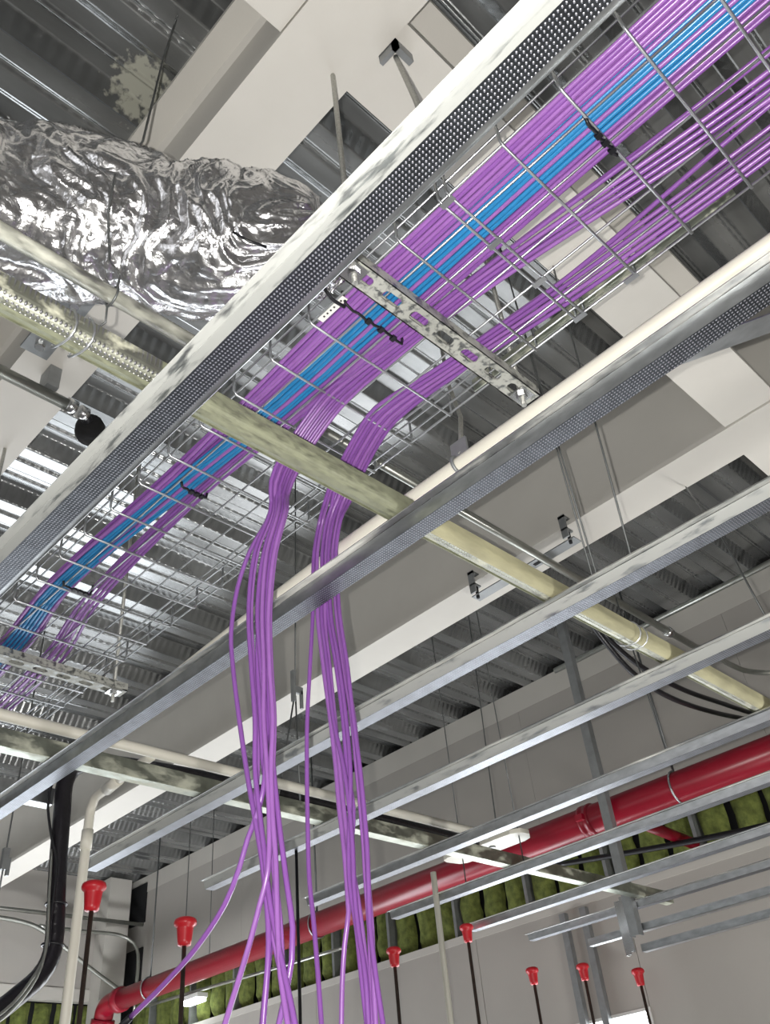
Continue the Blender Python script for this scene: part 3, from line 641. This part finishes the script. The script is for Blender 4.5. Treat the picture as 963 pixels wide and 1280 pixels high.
tr.links.new(ad.outputs[0], bp.inputs['Height']); tr.links.new(bp.outputs['Normal'], b.inputs['Normal'])
M['foil'] = mt
MB().add(vs, fs, True).build('foil_jacket', 'foil', t)
MB().tube([(.455, .655, 3.055), (.478, .648, 3.047), (.505, .636, 3.042)], .0024, 6).build('strap_tail', 'black', t)

# ================================================================== CABLE TRAY
ZT = 3.0
t = thing('cable_tray', 'galvanized wire basket tray carrying the purple and blue cables', 'tray', (.79, 1.0, ZT - .003))
XL, XR = .628, .954
LX = [XL + (XR - XL) * k / 6 for k in range(7)]
for x in LX: MB().tube([(x, -.6, ZT), (x, 2.42, ZT)], .0022, 6).build('long_wire', 'wire', t)
for x in (XL - .003, XR + .003):
    for z in (ZT + .027, ZT + .054): MB().tube([(x, -.6, z), (x, 2.42, z)], .0022, 6).build('side_wire', 'wire', t)
ys = [.077 + .1 * k for k in range(-6, 24)] + [.393]
for y in ys:
    MB().tube([(XL - .0055, y, ZT + .060), (XL - .0055, y, ZT + .002), (XL - .001, y, ZT - .0044), (XR + .001, y, ZT - .0044), (XR + .0055, y, ZT + .002), (XR + .0055, y, ZT + .060)], .0024, 6).build('cross_wire', 'wire', t)
for x, y in ((.632, .385), (.737, .385), (.845, .385), (.952, .385), (.952, .285)):
    MB().box((x - .005, y - .012, ZT - .0075), (x + .005, y + .012, ZT - .0055)).build('splice_clip', 'wire', t)
MB().bar((.962, .10, ZT + .03), (.962, .62, ZT + .03), .003, .028).build('splice_bar', 'channel', t)

def slotted_strut(label, y, x0=.572, x1=1.022, z=2.9725):
    t = thing('slotted_strut', label, 'strut', ((x0 + x1) / 2, y, z))
    W = .041; b = MB(); pitch = .0600; n = int((x1 - x0 - .03) / pitch); xa = x0 + ((x1 - x0) - n * pitch) / 2; th = .0025
    top = z + th
    def ring(cx):
        inn, outp = [], []
        for k in range(16):
            a = 2 * PI * (k + .5) / 16; c, s = math.cos(a), math.sin(a)
            inn.append((cx + (.0100 if c > 0 else -.0100) + .0085 * c, y + .0085 * s))
            m_ = max(abs(c) / (pitch / 2), abs(s) / (W / 2)); outp.append((cx + c / m_, y + s / m_))
        for zz, fl in ((z, 0), (top, 1)):
            vs = [(p[0], p[1], zz) for p in inn] + [(p[0], p[1], zz) for p in outp]
            b.add(vs, [(k, (k + 1) % 16, 16 + (k + 1) % 16, 16 + k) for k in range(16)])
            cs = [(cx - pitch / 2, y - W / 2, zz), (cx + pitch / 2, y - W / 2, zz), (cx + pitch / 2, y + W / 2, zz), (cx - pitch / 2, y + W / 2, zz)]
            for cnr in cs:   # little corner triangles
                o_ = sorted(outp, key=lambda p: (p[0] - cnr[0]) ** 2 + (p[1] - cnr[1]) ** 2)[:2]
                b.add([(o_[0][0], o_[0][1], zz), (o_[1][0], o_[1][1], zz), cnr], [(0, 1, 2)])
        vs = [(p[0], p[1], z) for p in inn] + [(p[0], p[1], top) for p in inn]
        b.add(vs, [(k, (k + 1) % 16, 16 + (k + 1) % 16, 16 + k) for k in range(16)])
    for k in range(n): ring(xa + (k + .5) * pitch)
    b.box((x0, y - W / 2, z), (xa, y + W / 2, top)).box((xa + n * pitch, y - W / 2, z), (x1, y + W / 2, top))
    b.build('slotted_face', 'strut', t)
    for s in (-1, 1):
        P = [(y + s * W / 2, z), (y + s * W / 2, z + .0205), (y + s * (W / 2 - .007), z + .0205)]
        MB().sheet(P if s > 0 else P[::-1], 'x', x0, x1, .0022 if s > 0 else .0022).build('side', 'strut', t)
    for xr in (x0 + .026, x1 - .028):
        r = MB().tube([(xr, y, z - .028), (xr, y, ZD)], .0048, 8).build('threaded_rod', 'rod', t)
        MB().box((xr - .016, y - .016, z - .0035), (xr + .016, y + .016, z - .0004)).build('washer', 'silver', r)
        MB().lathe([(.009, -.0105), (.0098, -.009), (.0098, -.0036)], (xr, y, z), 6, False).build('nut', 'silver', r)
    return t
slotted_strut('spray-flecked slotted strut under the tray beside the nearest furring channel', .548)
slotted_strut('slotted strut under the tray at the far lower left', 1.888)
t = thing('threaded_rod', 'threaded rod with a beam clip seen past the top of the white beam', 'rod', (.60, .385, 3.05))
MB().tube([(.662, .442, 3.575), (.583, .369, 3.20), (.556, .345, 3.06)], .0052, 8).build('rod', 'rod', t)
MB().box((.640, .420, 3.555), (.685, .432, 3.584)).box((.640, .420, 3.555), (.648, .465, 3.584)).build('clip', 'stud', t)

# ================================================================== CABLES
CR = .0037
def cable(label, col, pts, group, step=.018): 
    o = MB().tube(spline(pts, step), CR, 8).build('data_cable', col)
    return tag(o, label, 'cable', group)
rc = random.Random(11)
MAIN = []
def lane(x0, col, zl): MAIN.append((x0, col, zl))
D_ = .0076
for k, c in enumerate(['purple', 'purple2', 'purple', 'purple', 'purple2', 'purple', 'blue', 'blue', 'blue', 'purple', 'blue', 'blue', 'purple2', 'purple', 'purple', 'purple2']): lane(.6365 + k * D_, c, 0)
for k, c in enumerate(['purple2', 'purple', 'purple', 'purple2', 'blue', 'blue', 'purple', 'purple', 'blue', 'purple', 'purple2', 'purple', 'purple']): lane(.6405 + k * .0085, c, 1)
for x0, col, zl in MAIN:
    f_ = (x0 - .6365) / (.7505 - .6365)
    z = ZT + .0060 + zl * .0068
    def wob(a=.0012): return rc.uniform(-a, a)
    far = f_ > .80
    x115 = .664 + f_ * .082
    x160 = .664 + f_ * .066 if not far else .748 + (f_ - .80) * .16
    x187 = .690 + f_ * .085 if not far else .795 + (f_ - .80) * .22
    x245 = .72 + f_ * .085 if not far else .83 + (f_ - .80) * .20
    pts = [(x0 + wob(), -.55, z), (x0 + wob(), -.2, z), (x0 + wob(), .18, z), (x0 + wob() + .002, .40, z), (x0 + wob() + .004, .61, z), (.650 + f_ * .105 + wob(), .85, z), (x115 + wob(.0006), 1.131, z + abs(wob())), (x160 + wob(), 1.60, z), (x187 + wob(), 1.87, z), (x245 + wob(), 2.45, z)]
    k_ = round((x0 - .6365) / D_) if zl == 0 else -1
    # past the runner the bundle twists: most of the edge purples ride up over the blue ones
    if zl == 0 and not far:
        i115 = {0: (.664, 0), 1: (.6715, 0), 2: (.672, .016), 3: (.680, .016), 4: (.688, .016), 5: (.696, .016), 6: (.6790, 0), 7: (.6866, 0), 8: (.6942, 0), 9: (.7018, 0), 10: (.7094, 0), 11: (.7170, 0), 12: (.7246, 0)}[k_]
        i160 = {0: (.660, 0), 1: (.664, .008), 2: (.672, .016), 3: (.680, .016), 4: (.688, .016), 5: (.696, .016), 6: (.6685, 0), 7: (.6760, 0), 8: (.6835, 0), 9: (.7055, 0), 10: (.6910, 0), 11: (.6985, 0), 12: (.7135, 0)}[k_]
        pts = pts[:6] + [(i115[0], 1.131, z + i115[1]), (i160[0] + wob(.0006), 1.60, z + i160[1]), (i160[0] + .026 + (i160[0] - .66) * .25, 1.87, z + i160[1]), (i160[0] + .055 + (i160[0] - .66) * .3, 2.45, z + i160[1])]
    elif zl == 1:
        pts = pts[:6] + [(p_[0], p_[1], p_[2] + .012) for p_ in pts[6:]]
    if zl and col == 'blue': lb, g = 'blue data cable stacked on top of the flat bundle in the tray', 'upper blue cables in the tray'
    elif zl: lb, g = 'purple data cable stacked on top of the flat bundle in the tray', 'upper purple cables in the tray'
    elif k_ == 0: lb, g = 'outermost purple cable along the tray edge nearest the spray-flecked channel', None
    elif k_ < 6: lb, g = 'purple data cable in the band between tray edge and blue cables', 'purple cables at the tray edge'
    elif k_ < 9: lb, g = 'blue data cable in the wider blue band of three', 'wider blue band'
    elif k_ == 9: lb, g = 'single purple cable running between the two blue bands', None
    elif k_ < 12: lb, g = 'blue data cable in the narrower blue band of two', 'narrower blue band'
    else: lb, g = 'purple data cable beside the narrower blue band, toward the hanging bundles', 'purple cables beside the narrower blue band'
    cable(lb, col, pts, g, .05)
HA = [
  [(0.804, -0.5, 3.01), (0.8, 0, 3.01), (0.769, 0.45, 3.01), (0.764, 0.62, 3.01), (0.7459, 0.7654, 3), (0.7404, 0.8201, 2.975), (0.7343, 0.8865, 2.925), (0.73, 0.9128, 2.88), (0.745, 0.9346, 2.832), (0.735, 0.9789, 2.769), (0.735, 1.011, 2.714), (0.735, 1.026, 2.636), (0.735, 1.02, 2.575), (0.735, 1.006, 2.5), (0.735, 0.9881, 2.417), (0.735, 0.9742, 2.359), (0.735, 0.9559, 2.292), (0.735, 0.9407, 2.226), (0.735, 0.9332, 2.149), (0.735, 0.9446, 2.064)],
  [(0.826, -0.5, 3.01), (0.822, 0, 3.01), (0.7775, 0.45, 3.01), (0.7715, 0.62, 3.01), (0.7561, 0.7656, 3), (0.7508, 0.8206, 2.975), (0.7449, 0.8874, 2.925), (0.7405, 0.914, 2.88), (0.751, 0.9356, 2.836), (0.741, 0.9648, 2.764), (0.741, 0.9813, 2.662), (0.741, 0.9743, 2.556), (0.741, 0.9641, 2.459), (0.741, 0.9639, 2.386), (0.741, 0.9673, 2.33), (0.741, 0.9567, 2.272), (0.741, 0.9436, 2.199), (0.741, 0.9224, 2.129), (0.741, 0.899, 2.057)],
  [(0.8322, -0.5, 3.017), (0.8282, 0, 3.017), (0.7818, 0.45, 3.017), (0.7752, 0.62, 3.015), (0.7647, 0.7691, 3.005), (0.7595, 0.8246, 2.98), (0.7537, 0.8921, 2.93), (0.7496, 0.9192, 2.885), (0.745, 0.9195, 2.823), (0.735, 0.9399, 2.747), (0.735, 0.9567, 2.647), (0.735, 0.9486, 2.543), (0.735, 0.9357, 2.446), (0.735, 0.938, 2.387), (0.735, 0.9399, 2.359), (0.735, 0.9524, 2.324), (0.735, 0.9786, 2.288), (0.735, 0.9957, 2.256), (0.735, 1.026, 2.218), (0.735, 1.089, 2.178), (0.735, 1.163, 2.148), (0.735, 1.243, 2.122)],
  [(0.8446, -0.5, 3.017), (0.8406, 0, 3.017), (0.7903, 0.45, 3.017), (0.7828, 0.62, 3.015), (0.7752, 0.7692, 3.005), (0.7701, 0.825, 2.98), (0.7645, 0.8931, 2.93), (0.7603, 0.9204, 2.885), (0.739, 0.9058, 2.811), (0.729, 0.9238, 2.735), (0.729, 0.9367, 2.634), (0.729, 0.9332, 2.534), (0.729, 0.9336, 2.444), (0.729, 0.9269, 2.37), (0.729, 0.9224, 2.292), (0.729, 0.9264, 2.232), (0.729, 0.9429, 2.197), (0.729, 0.9639, 2.155), (0.729, 0.9876, 2.115), (0.729, 1.012, 2.075)],
  [(0.8508, -0.5, 3.01), (0.8468, 0, 3.01), (0.7945, 0.45, 3.01), (0.7865, 0.62, 3.01), (0.777, 0.7659, 3), (0.7719, 0.8215, 2.975), (0.7662, 0.8893, 2.925), (0.7619, 0.9164, 2.88), (0.749, 0.9096, 2.819), (0.739, 0.926, 2.74), (0.739, 0.9394, 2.639), (0.739, 0.9382, 2.539), (0.739, 0.9316, 2.446), (0.739, 0.9254, 2.372), (0.739, 0.9163, 2.302), (0.739, 0.909, 2.258), (0.739, 0.902, 2.217), (0.739, 0.8915, 2.158), (0.739, 0.8943, 2.123), (0.739, 0.9057, 2.091), (0.739, 0.9198, 2.061)],
  [(0.857, -0.5, 3.017), (0.853, 0, 3.017), (0.7988, 0.45, 3.017), (0.7903, 0.62, 3.015), (0.7857, 0.7694, 3.005), (0.7808, 0.8255, 2.98), (0.7753, 0.894, 2.93), (0.7711, 0.9216, 2.885), (0.741, 0.8915, 2.803), (0.731, 0.9078, 2.726), (0.731, 0.9233, 2.628), (0.731, 0.9224, 2.53), (0.731, 0.9161, 2.438), (0.731, 0.9206, 2.368), (0.731, 0.9181, 2.301), (0.731, 0.9125, 2.238), (0.731, 0.9106, 2.171), (0.731, 0.9058, 2.108), (0.731, 0.894, 2.056)],
  [(0.8384, -0.5, 3.01), (0.8344, 0, 3.01), (0.786, 0.45, 3.01), (0.779, 0.62, 3.01), (0.7665, 0.7657, 3), (0.7613, 0.821, 2.975), (0.7555, 0.8883, 2.925), (0.7512, 0.9152, 2.88), (0.752, 0.9175, 2.825), (0.742, 0.9382, 2.749), (0.742, 0.9596, 2.651), (0.742, 0.9656, 2.553), (0.742, 0.9578, 2.457), (0.742, 0.9506, 2.381), (0.742, 0.9287, 2.296), (0.742, 0.9282, 2.224), (0.742, 0.9355, 2.168), (0.742, 0.9456, 2.116), (0.742, 0.9551, 2.067)],
  [(0.8632, -0.5, 3.01), (0.8592, 0, 3.01), (0.803, 0.45, 3.01), (0.794, 0.62, 3.01), (0.7875, 0.7661, 3), (0.7826, 0.822, 2.975), (0.777, 0.8902, 2.925), (0.7727, 0.9176, 2.88), (0.747, 0.8946, 2.808), (0.737, 0.9111, 2.731), (0.737, 0.9269, 2.632), (0.737, 0.9261, 2.533), (0.737, 0.92, 2.441), (0.737, 0.9247, 2.371), (0.737, 0.9307, 2.306), (0.737, 0.9249, 2.242), (0.737, 0.9133, 2.172), (0.737, 0.9087, 2.109), (0.737, 0.8971, 2.057)],
  [(0.804, -0.5, 3.017), (0.8, 0, 3.017), (0.7732, 0.45, 3.017), (0.7678, 0.62, 3.015), (0.7543, 0.7689, 3.005), (0.749, 0.8241, 2.98), (0.7431, 0.8912, 2.93), (0.7389, 0.918, 2.885), (0.742, 0.9309, 2.829), (0.732, 0.9596, 2.757), (0.732, 0.9757, 2.655), (0.732, 0.9684, 2.551), (0.732, 0.958, 2.454), (0.732, 0.9576, 2.382), (0.732, 0.9485, 2.322), (0.732, 0.9383, 2.266), (0.732, 0.9257, 2.193), (0.732, 0.9051, 2.125), (0.732, 0.8825, 2.054)]]
HB = [
  [(0.868, -0.5, 3.01), (0.868, 0, 3.01), (0.884, 0.36, 3.01), (0.864, 0.62, 3.01), (0.8387, 0.7524, 3), (0.8482, 0.8171, 2.985), (0.8643, 0.883, 2.962), (0.8731, 0.9217, 2.94), (0.903, 0.9828, 2.92), (0.903, 1.003, 2.857), (0.903, 1.011, 2.789), (0.903, 1.015, 2.723), (0.903, 1.027, 2.631), (0.903, 1.04, 2.532), (0.903, 1.045, 2.45), (0.903, 1.048, 2.349), (0.903, 1.048, 2.277), (0.903, 1.042, 2.22), (0.903, 1.037, 2.155), (0.903, 1.033, 2.086)],
  [(0.904, -0.5, 3.017), (0.904, 0, 3.017), (0.8895, 0.36, 3.017), (0.8685, 0.62, 3.015), (0.8488, 0.7558, 3.005), (0.8586, 0.821, 2.99), (0.8751, 0.8874, 2.967), (0.8841, 0.9265, 2.945), (0.909, 0.9803, 2.922), (0.909, 1.001, 2.858), (0.909, 1.005, 2.788), (0.909, 1.009, 2.722), (0.909, 1.001, 2.621), (0.909, 0.9899, 2.514), (0.909, 0.9829, 2.43), (0.909, 0.9807, 2.366), (0.909, 0.9751, 2.304), (0.909, 0.9733, 2.247), (0.909, 0.9729, 2.215), (0.909, 0.9848, 2.175), (0.909, 0.994, 2.127), (0.909, 0.9996, 2.08)],
  [(0.915, -0.5, 3.017), (0.915, 0, 3.017), (0.9005, 0.36, 3.017), (0.8775, 0.62, 3.015), (0.8618, 0.7557, 3.005), (0.8719, 0.8213, 2.99), (0.8888, 0.8882, 2.967), (0.8981, 0.9276, 2.945), (0.901, 0.9607, 2.906), (0.901, 0.9787, 2.842), (0.901, 0.9833, 2.773), (0.901, 0.9897, 2.709), (0.901, 0.9818, 2.61), (0.901, 0.9736, 2.505), (0.901, 0.9562, 2.418), (0.901, 0.9493, 2.354), (0.901, 0.9479, 2.295), (0.901, 0.9499, 2.24), (0.901, 0.947, 2.187), (0.901, 0.9391, 2.126), (0.901, 0.9391, 2.07)],
  [(0.9205, -0.5, 3.01), (0.9205, 0, 3.01), (0.906, 0.36, 3.01), (0.882, 0.62, 3.01), (0.8644, 0.7523, 3), (0.8746, 0.8177, 2.985), (0.8916, 0.8845, 2.962), (0.9009, 0.9237, 2.94), (0.907, 0.9583, 2.907), (0.907, 0.9744, 2.842), (0.907, 0.9813, 2.775), (0.907, 0.9879, 2.71), (0.907, 0.9823, 2.612), (0.907, 0.9763, 2.508), (0.907, 0.9716, 2.425), (0.907, 0.9679, 2.361), (0.907, 0.9627, 2.3), (0.907, 0.9507, 2.23), (0.907, 0.9443, 2.167), (0.907, 0.9394, 2.07)],
  [(0.926, -0.5, 3.017), (0.926, 0, 3.017), (0.9115, 0.36, 3.017), (0.8865, 0.62, 3.015), (0.8748, 0.7556, 3.005), (0.8853, 0.8216, 2.99), (0.9026, 0.8889, 2.967), (0.9122, 0.9286, 2.945), (0.902, 0.9444, 2.896), (0.902, 0.9626, 2.833), (0.902, 0.9654, 2.764), (0.902, 0.9661, 2.697), (0.902, 0.9535, 2.598), (0.902, 0.945, 2.494), (0.902, 0.943, 2.414), (0.902, 0.9487, 2.354), (0.902, 0.9574, 2.298), (0.902, 0.9592, 2.243), (0.902, 0.9512, 2.188), (0.902, 0.9478, 2.127), (0.902, 0.9431, 2.071)],
  [(0.9315, -0.5, 3.01), (0.9315, 0, 3.01), (0.917, 0.36, 3.01), (0.891, 0.62, 3.01), (0.8775, 0.7523, 3), (0.8881, 0.818, 2.985), (0.9054, 0.8852, 2.962), (0.915, 0.9248, 2.94), (0.911, 0.943, 2.899), (0.911, 0.9615, 2.836), (0.911, 0.9625, 2.766), (0.911, 0.9615, 2.699), (0.911, 0.9533, 2.6), (0.911, 0.9415, 2.495), (0.911, 0.9383, 2.414), (0.911, 0.9358, 2.352), (0.911, 0.9351, 2.293), (0.911, 0.936, 2.238), (0.911, 0.9353, 2.185), (0.911, 0.9388, 2.126), (0.911, 0.9406, 2.071)],
  [(0.9425, -0.5, 3.01), (0.9425, 0, 3.01), (0.928, 0.36, 3.01), (0.9, 0.62, 3.01), (0.8906, 0.7522, 3), (0.9016, 0.8184, 2.985), (0.9194, 0.886, 2.962), (0.9292, 0.9258, 2.94), (0.905, 0.9283, 2.888), (0.905, 0.9467, 2.825), (0.905, 0.948, 2.756), (0.905, 0.9472, 2.689), (0.905, 0.9375, 2.591), (0.905, 0.9317, 2.49), (0.905, 0.9252, 2.408), (0.905, 0.9229, 2.346), (0.905, 0.9224, 2.288), (0.905, 0.9251, 2.234), (0.905, 0.9276, 2.183), (0.905, 0.9236, 2.123), (0.905, 0.9169, 2.066)],
  [(0.937, -0.5, 3.017), (0.937, 0, 3.017), (0.9225, 0.36, 3.017), (0.8955, 0.62, 3.015), (0.888, 0.7556, 3.005), (0.8989, 0.8219, 2.99), (0.9166, 0.8897, 2.967), (0.9264, 0.9297, 2.945), (0.908, 0.9335, 2.892), (0.908, 0.9519, 2.829), (0.908, 0.9532, 2.76), (0.908, 0.9523, 2.693), (0.908, 0.9444, 2.596), (0.908, 0.933, 2.491), (0.908, 0.93, 2.411), (0.908, 0.9277, 2.348), (0.908, 0.9271, 2.29), (0.908, 0.9281, 2.235), (0.908, 0.9276, 2.183), (0.908, 0.9311, 2.125), (0.908, 0.933, 2.069)],
  [(0.9095, -0.5, 3.01), (0.9095, 0, 3.01), (0.895, 0.36, 3.01), (0.873, 0.62, 3.01), (0.8515, 0.7524, 3), (0.8613, 0.8174, 2.985), (0.8778, 0.8837, 2.962), (0.8869, 0.9227, 2.94), (0.912, 0.9636, 2.913), (0.912, 0.9819, 2.849), (0.912, 0.9846, 2.778), (0.912, 0.9851, 2.711), (0.912, 0.9719, 2.609), (0.912, 0.9629, 2.504), (0.912, 0.9606, 2.422), (0.912, 0.9523, 2.357), (0.912, 0.9612, 2.301), (0.912, 0.9631, 2.245), (0.912, 0.9553, 2.19), (0.912, 0.9521, 2.129), (0.912, 0.9475, 2.072)]]
LA = {0: 'purple cable hanging outermost left of the left hanging bundle', 2: 'purple cable swinging far out to the lower left, ending in a black tip', 3: 'purple cable splaying lower left, second after the black-tipped one'}
for i, p in enumerate(HA):
    e = Vector(p[-1]); d = (e - Vector(p[-2])).normalized()
    q = p if i == 2 else p + [tuple(e + d * .12 + Vector((0, 0, -.02))), (e.x + .02, e.y + .02, 1.5)]
    o = cable(LA.get(i, 'purple data cable hanging within the left hanging bundle'), 'purple' if i % 2 else 'purple2', q, 'cables of the left hanging bundle')
    if i == 2:
        MB().tube([e - d * .002, e + d * .03, e + d * .05], [.0048, .0052, .0036], 8).build('cable_tip', 'black', o)
LBL = {0: 'lone purple cable hanging between the two hanging bundles'}
for i, p in enumerate(HB):
    e = Vector(p[-1]); d = (e - Vector(p[-2])).normalized()
    q = p + [tuple(e + d * .12), (e.x + .02, e.y - .02, 1.5)]
    cable(LBL.get(i, 'purple data cable hanging within the right hanging bundle'), 'purple' if i % 2 else 'purple2', q, 'cables of the right hanging bundle')
# ties round the flat bundle
def tie(label, y, xs, z=ZT - .0075, r=.0026, wav=.0015):
    pts = []
    n = 14
    for i in range(n + 1):
        f_ = i / n; pts.append((xs[0] + (xs[1] - xs[0]) * f_, y + rc.uniform(-.002, .002), z - rc.uniform(0, .0015)))
    pts = [(xs[0] - .004, y, ZT + .02)] + pts + [(xs[1] + .004, y, ZT + .018)]
    t = thing('cable_tie', label, 'tie', ((xs[0] + xs[1]) / 2, y, z))
    MB().tube(spline(pts, .01), r, 6).build('strap', 'black', t)
    for k in range(3):
        x = xs[0] + (xs[1] - xs[0]) * (.4 + .22 * k)
        MB().box((x - .004, y - .005, z - .0045), (x + .004, y + .005, z + .001)).build('knot', 'black', t)
tie('black cable tie across the bundle at the upper right', .180, (.683, .756))
tie('black cable tie and strap across the bundle beside the slotted strut', .612, (.640, .765))
tie('black cable tie across the bundle past the cream runner', 1.133, (.690, .744))
tie('black cable tie across the bundle at the far lower left', 1.560, (.678, .740))
tag(MB().tube(spline([(.560, .60, 3.03), (.585, .605, 2.995), (.61, .613, 2.985), (.64, .614, 2.988)], .01), .0030, 8).build('strap', 'black'), 'black strap hanging out beside the nearest furring channel', 'strap')
t = thing('cable_label', 'small white printed label on purple cables beside the slotted strut', 'label', (.634, .637, 2.998))
MB().box((.6275, .606, 2.9985), (.6405, .665, 3.0000)).build('sleeve', 'tag', t)
for k in range(6): MB().box((.6325, .613 + k * .008, 2.9978), (.6355, .616 + k * .008, 2.9984)).build('print_mark', 'black', t)

t = thing('steel_strap', 'flat grey steel strap angled across the right edge above the second furring channel', 'strap', (.94, .17, 2.745))
MB().bar((.90, .27, 2.752), (.975, .085, 2.752), .034, .002).build('flat', 'galv', t)
vs = []; nu = 22
for i in range(nu + 1):
    for j in range(nu):
        a = 2 * PI * j / nu; p = PI * i / nu
        d = Vector((math.sin(p) * math.cos(a), math.sin(p) * math.sin(a), math.cos(p)))
        r = 1 + .35 * noise.noise(d * 2.3) + .35 * abs(noise.noise(d * 5 + Vector((3, 1, 2))))
        vs.append((.612 + d.x * .014 * r, .612 + d.y * .040 * r, 3.032 + d.z * .022 * r))
tag(MB().add(vs, [(i * nu + j, i * nu + (j + 1) % nu, (i + 1) * nu + (j + 1) % nu, (i + 1) * nu + j) for i in range(nu) for j in range(nu)]).build('foil_scrap', 'foil'), 'crumpled scrap of silver foil wedged beside the tray near the black strap', 'foil')

tag(MB().tube([(3.52, -.6, 3.93), (3.52, 2.15, 3.93)], .014, 10).build('conduit', 'emt'), 'grey conduit running along the top of the grey wall just under the deck', 'conduit')
for yy in (.55, 1.75): tag(MB().box((3.50, yy, 3.944), (3.54, yy + .025, ZD)).build('conduit_strap', 'stud'), ('strap of the conduit under the deck, the one nearer the right edge', 'strap of the conduit under the deck, the one nearer the long cream runner')[yy > 1], 'strap', 'straps of the top conduit')
